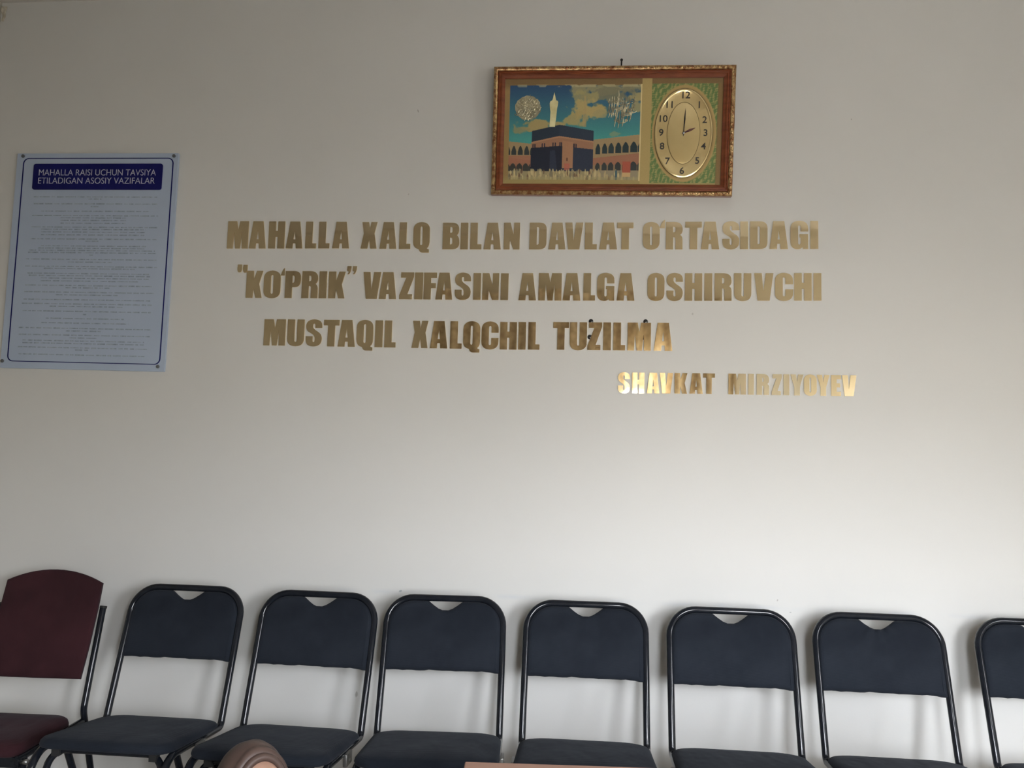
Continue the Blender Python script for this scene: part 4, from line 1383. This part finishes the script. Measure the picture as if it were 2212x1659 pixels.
for s in (-1, 1):
    bm = bmesh.new()
    bmesh.ops.create_uvsphere(bm, u_segments=16, v_segments=12, radius=.0092)
    bmesh.ops.scale(bm, verts=bm.verts, vec=(1.1, 1, .62))
    bmesh.ops.translate(bm, verts=bm.verts, vec=HEAD + Vector((s * .027, -.0640, .003)))
    ey = from_bm('eye', bm, M['eye'], pr, smooth=True)
    bm = bmesh.new()
    bmesh.ops.create_uvsphere(bm, u_segments=12, v_segments=8, radius=.0046)
    bmesh.ops.translate(bm, verts=bm.verts, vec=HEAD + Vector((s * .027, -.0692, .002)))
    from_bm('iris', bm, M['dark_eye'], ey, smooth=True)
    bm = bmesh.new()
    add_tube(bm, [HEAD + Vector((s * (.012 + .034 * t), -.079 + .010 * t * t, .024 + .006 * math.sin(PI * t * .8))) for t in (0, .25, .5, .75, 1)], [.002, .0032, .003, .0024, .0012], 8)
    from_bm('eyebrow', bm, M['dark_eye'], pr, smooth=True)

# the scarf: rings about the face axis, rolled at the rim, running down over the shoulders
ax = Vector((0, -.97, .23)).normalized()          # the face opening looks ahead and slightly down
ux = Vector((1, 0, 0))
uz = ux.cross(ax).normalized()
if uz.z < 0:
    uz = -uz
bm = bmesh.new()
SEG = 72
rings = []
spec = [(47, .96), (48, 1.03), (50, 1.055), (53, 1.045), (55.5, 1.015), (57, 1.03), (60, 1.085), (64, 1.085), (67, 1.055), (71, 1.07), (80, 1.10), (90, 1.115), (102, 1.12), (115, 1.12), (130, 1.13), (145, 1.14), (160, 1.14), (172, 1.14)]
for th, k_ in spec:
    row = []
    for i in range(SEG):
        a = 2 * PI * i / SEG
        t = rad(th)
        d = ax * math.cos(t) + (ux * math.cos(a) + uz * math.sin(a)) * math.sin(t)
        rr = Vector((d.x * .073, d.y * .090, d.z * .100)) * k_
        down = max(0, -d.z)
        wr = 1 + (.007 * math.sin(a * 5 + th * .09) + .003 * math.sin(a * 11 + th * .2)) * (60 < th < 125)
        p = HEAD + Vector((0, .006, .003)) + rr * wr
        p.z -= .020 * down
        row.append(bm.verts.new(p))
    rings.append(row)
for p, q in zip(rings, rings[1:]):
    for i in range(SEG):
        bm.faces.new((p[i], p[(i + 1) % SEG], q[(i + 1) % SEG], q[i]))
bm.faces.new(rings[-1])
# the drape round the neck and shoulders
prof = [(.500, .072, .080, -.020), (.470, .070, .076, -.012), (.435, .088, .084, 0), (.405, .128, .098, .008), (.370, .160, .112, .010), (.330, .172, .122, .012), (.285, .176, .128, .012)]
rows = []
for z_, rx_, ry_, oy in prof:
    rows.append([bm.verts.new((math.cos(2 * PI * i / SEG) * rx_ * (1 + .03 * math.sin(i * 1.1 + z_ * 30)), oy + math.sin(2 * PI * i / SEG) * ry_ * (1 + .04 * math.sin(i * .9 + z_ * 22)), z_ + .006 * math.sin(i * .7))) for i in range(SEG)])
for p, q in zip(rows, rows[1:]):
    for i in range(SEG):
        bm.faces.new((p[i], p[(i + 1) % SEG], q[(i + 1) % SEG], q[i]))
sc = from_bm('headscarf', bm, M['satin'], pr, smooth=True)
md = sc.modifiers.new('thick', 'SOLIDIFY')
md.thickness = .003
md.offset = 1
# the dress: trunk, sleeves, skirt over the crossed legs
bm = bmesh.new()
prof = [(.40, .118, .078, .010), (.34, .128, .092, .020), (.26, .122, .098, .035), (.20, .150, .125, .02), (.15, .235, .235, -.075), (.10, .285, .275, -.10), (.05, .300, .290, -.105), (.006, .305, .295, -.105)]
rows = []
for z_, rx_, ry_, oy in prof:
    rows.append([bm.verts.new((math.cos(2 * PI * i / SEG) * rx_ * (1 + .03 * math.sin(i * 1.3 + z_ * 9)), oy + math.sin(2 * PI * i / SEG) * ry_ * (1 + .03 * math.sin(i * 1.7 + z_ * 7)), z_)) for i in range(SEG)])
for p, q in zip(rows, rows[1:]):
    for i in range(SEG):
        bm.faces.new((p[i], p[(i + 1) % SEG], q[(i + 1) % SEG], q[i]))
bm.faces.new(rows[0])
for s in (-1, 1):
    add_tube(bm, [(s * .09, .012, .385), (s * .125, .0, .335), (s * .148, -.025, .275), (s * .153, -.062, .212), (s * .115, -.145, .192), (s * .085, -.190, .184)], [.046, .045, .040, .038, .032, .030], 16, cap=False)
dr = from_bm('dress', bm, M['dress'], pr, smooth=True)
md = dr.modifiers.new('thick', 'SOLIDIFY')
md.thickness = .003
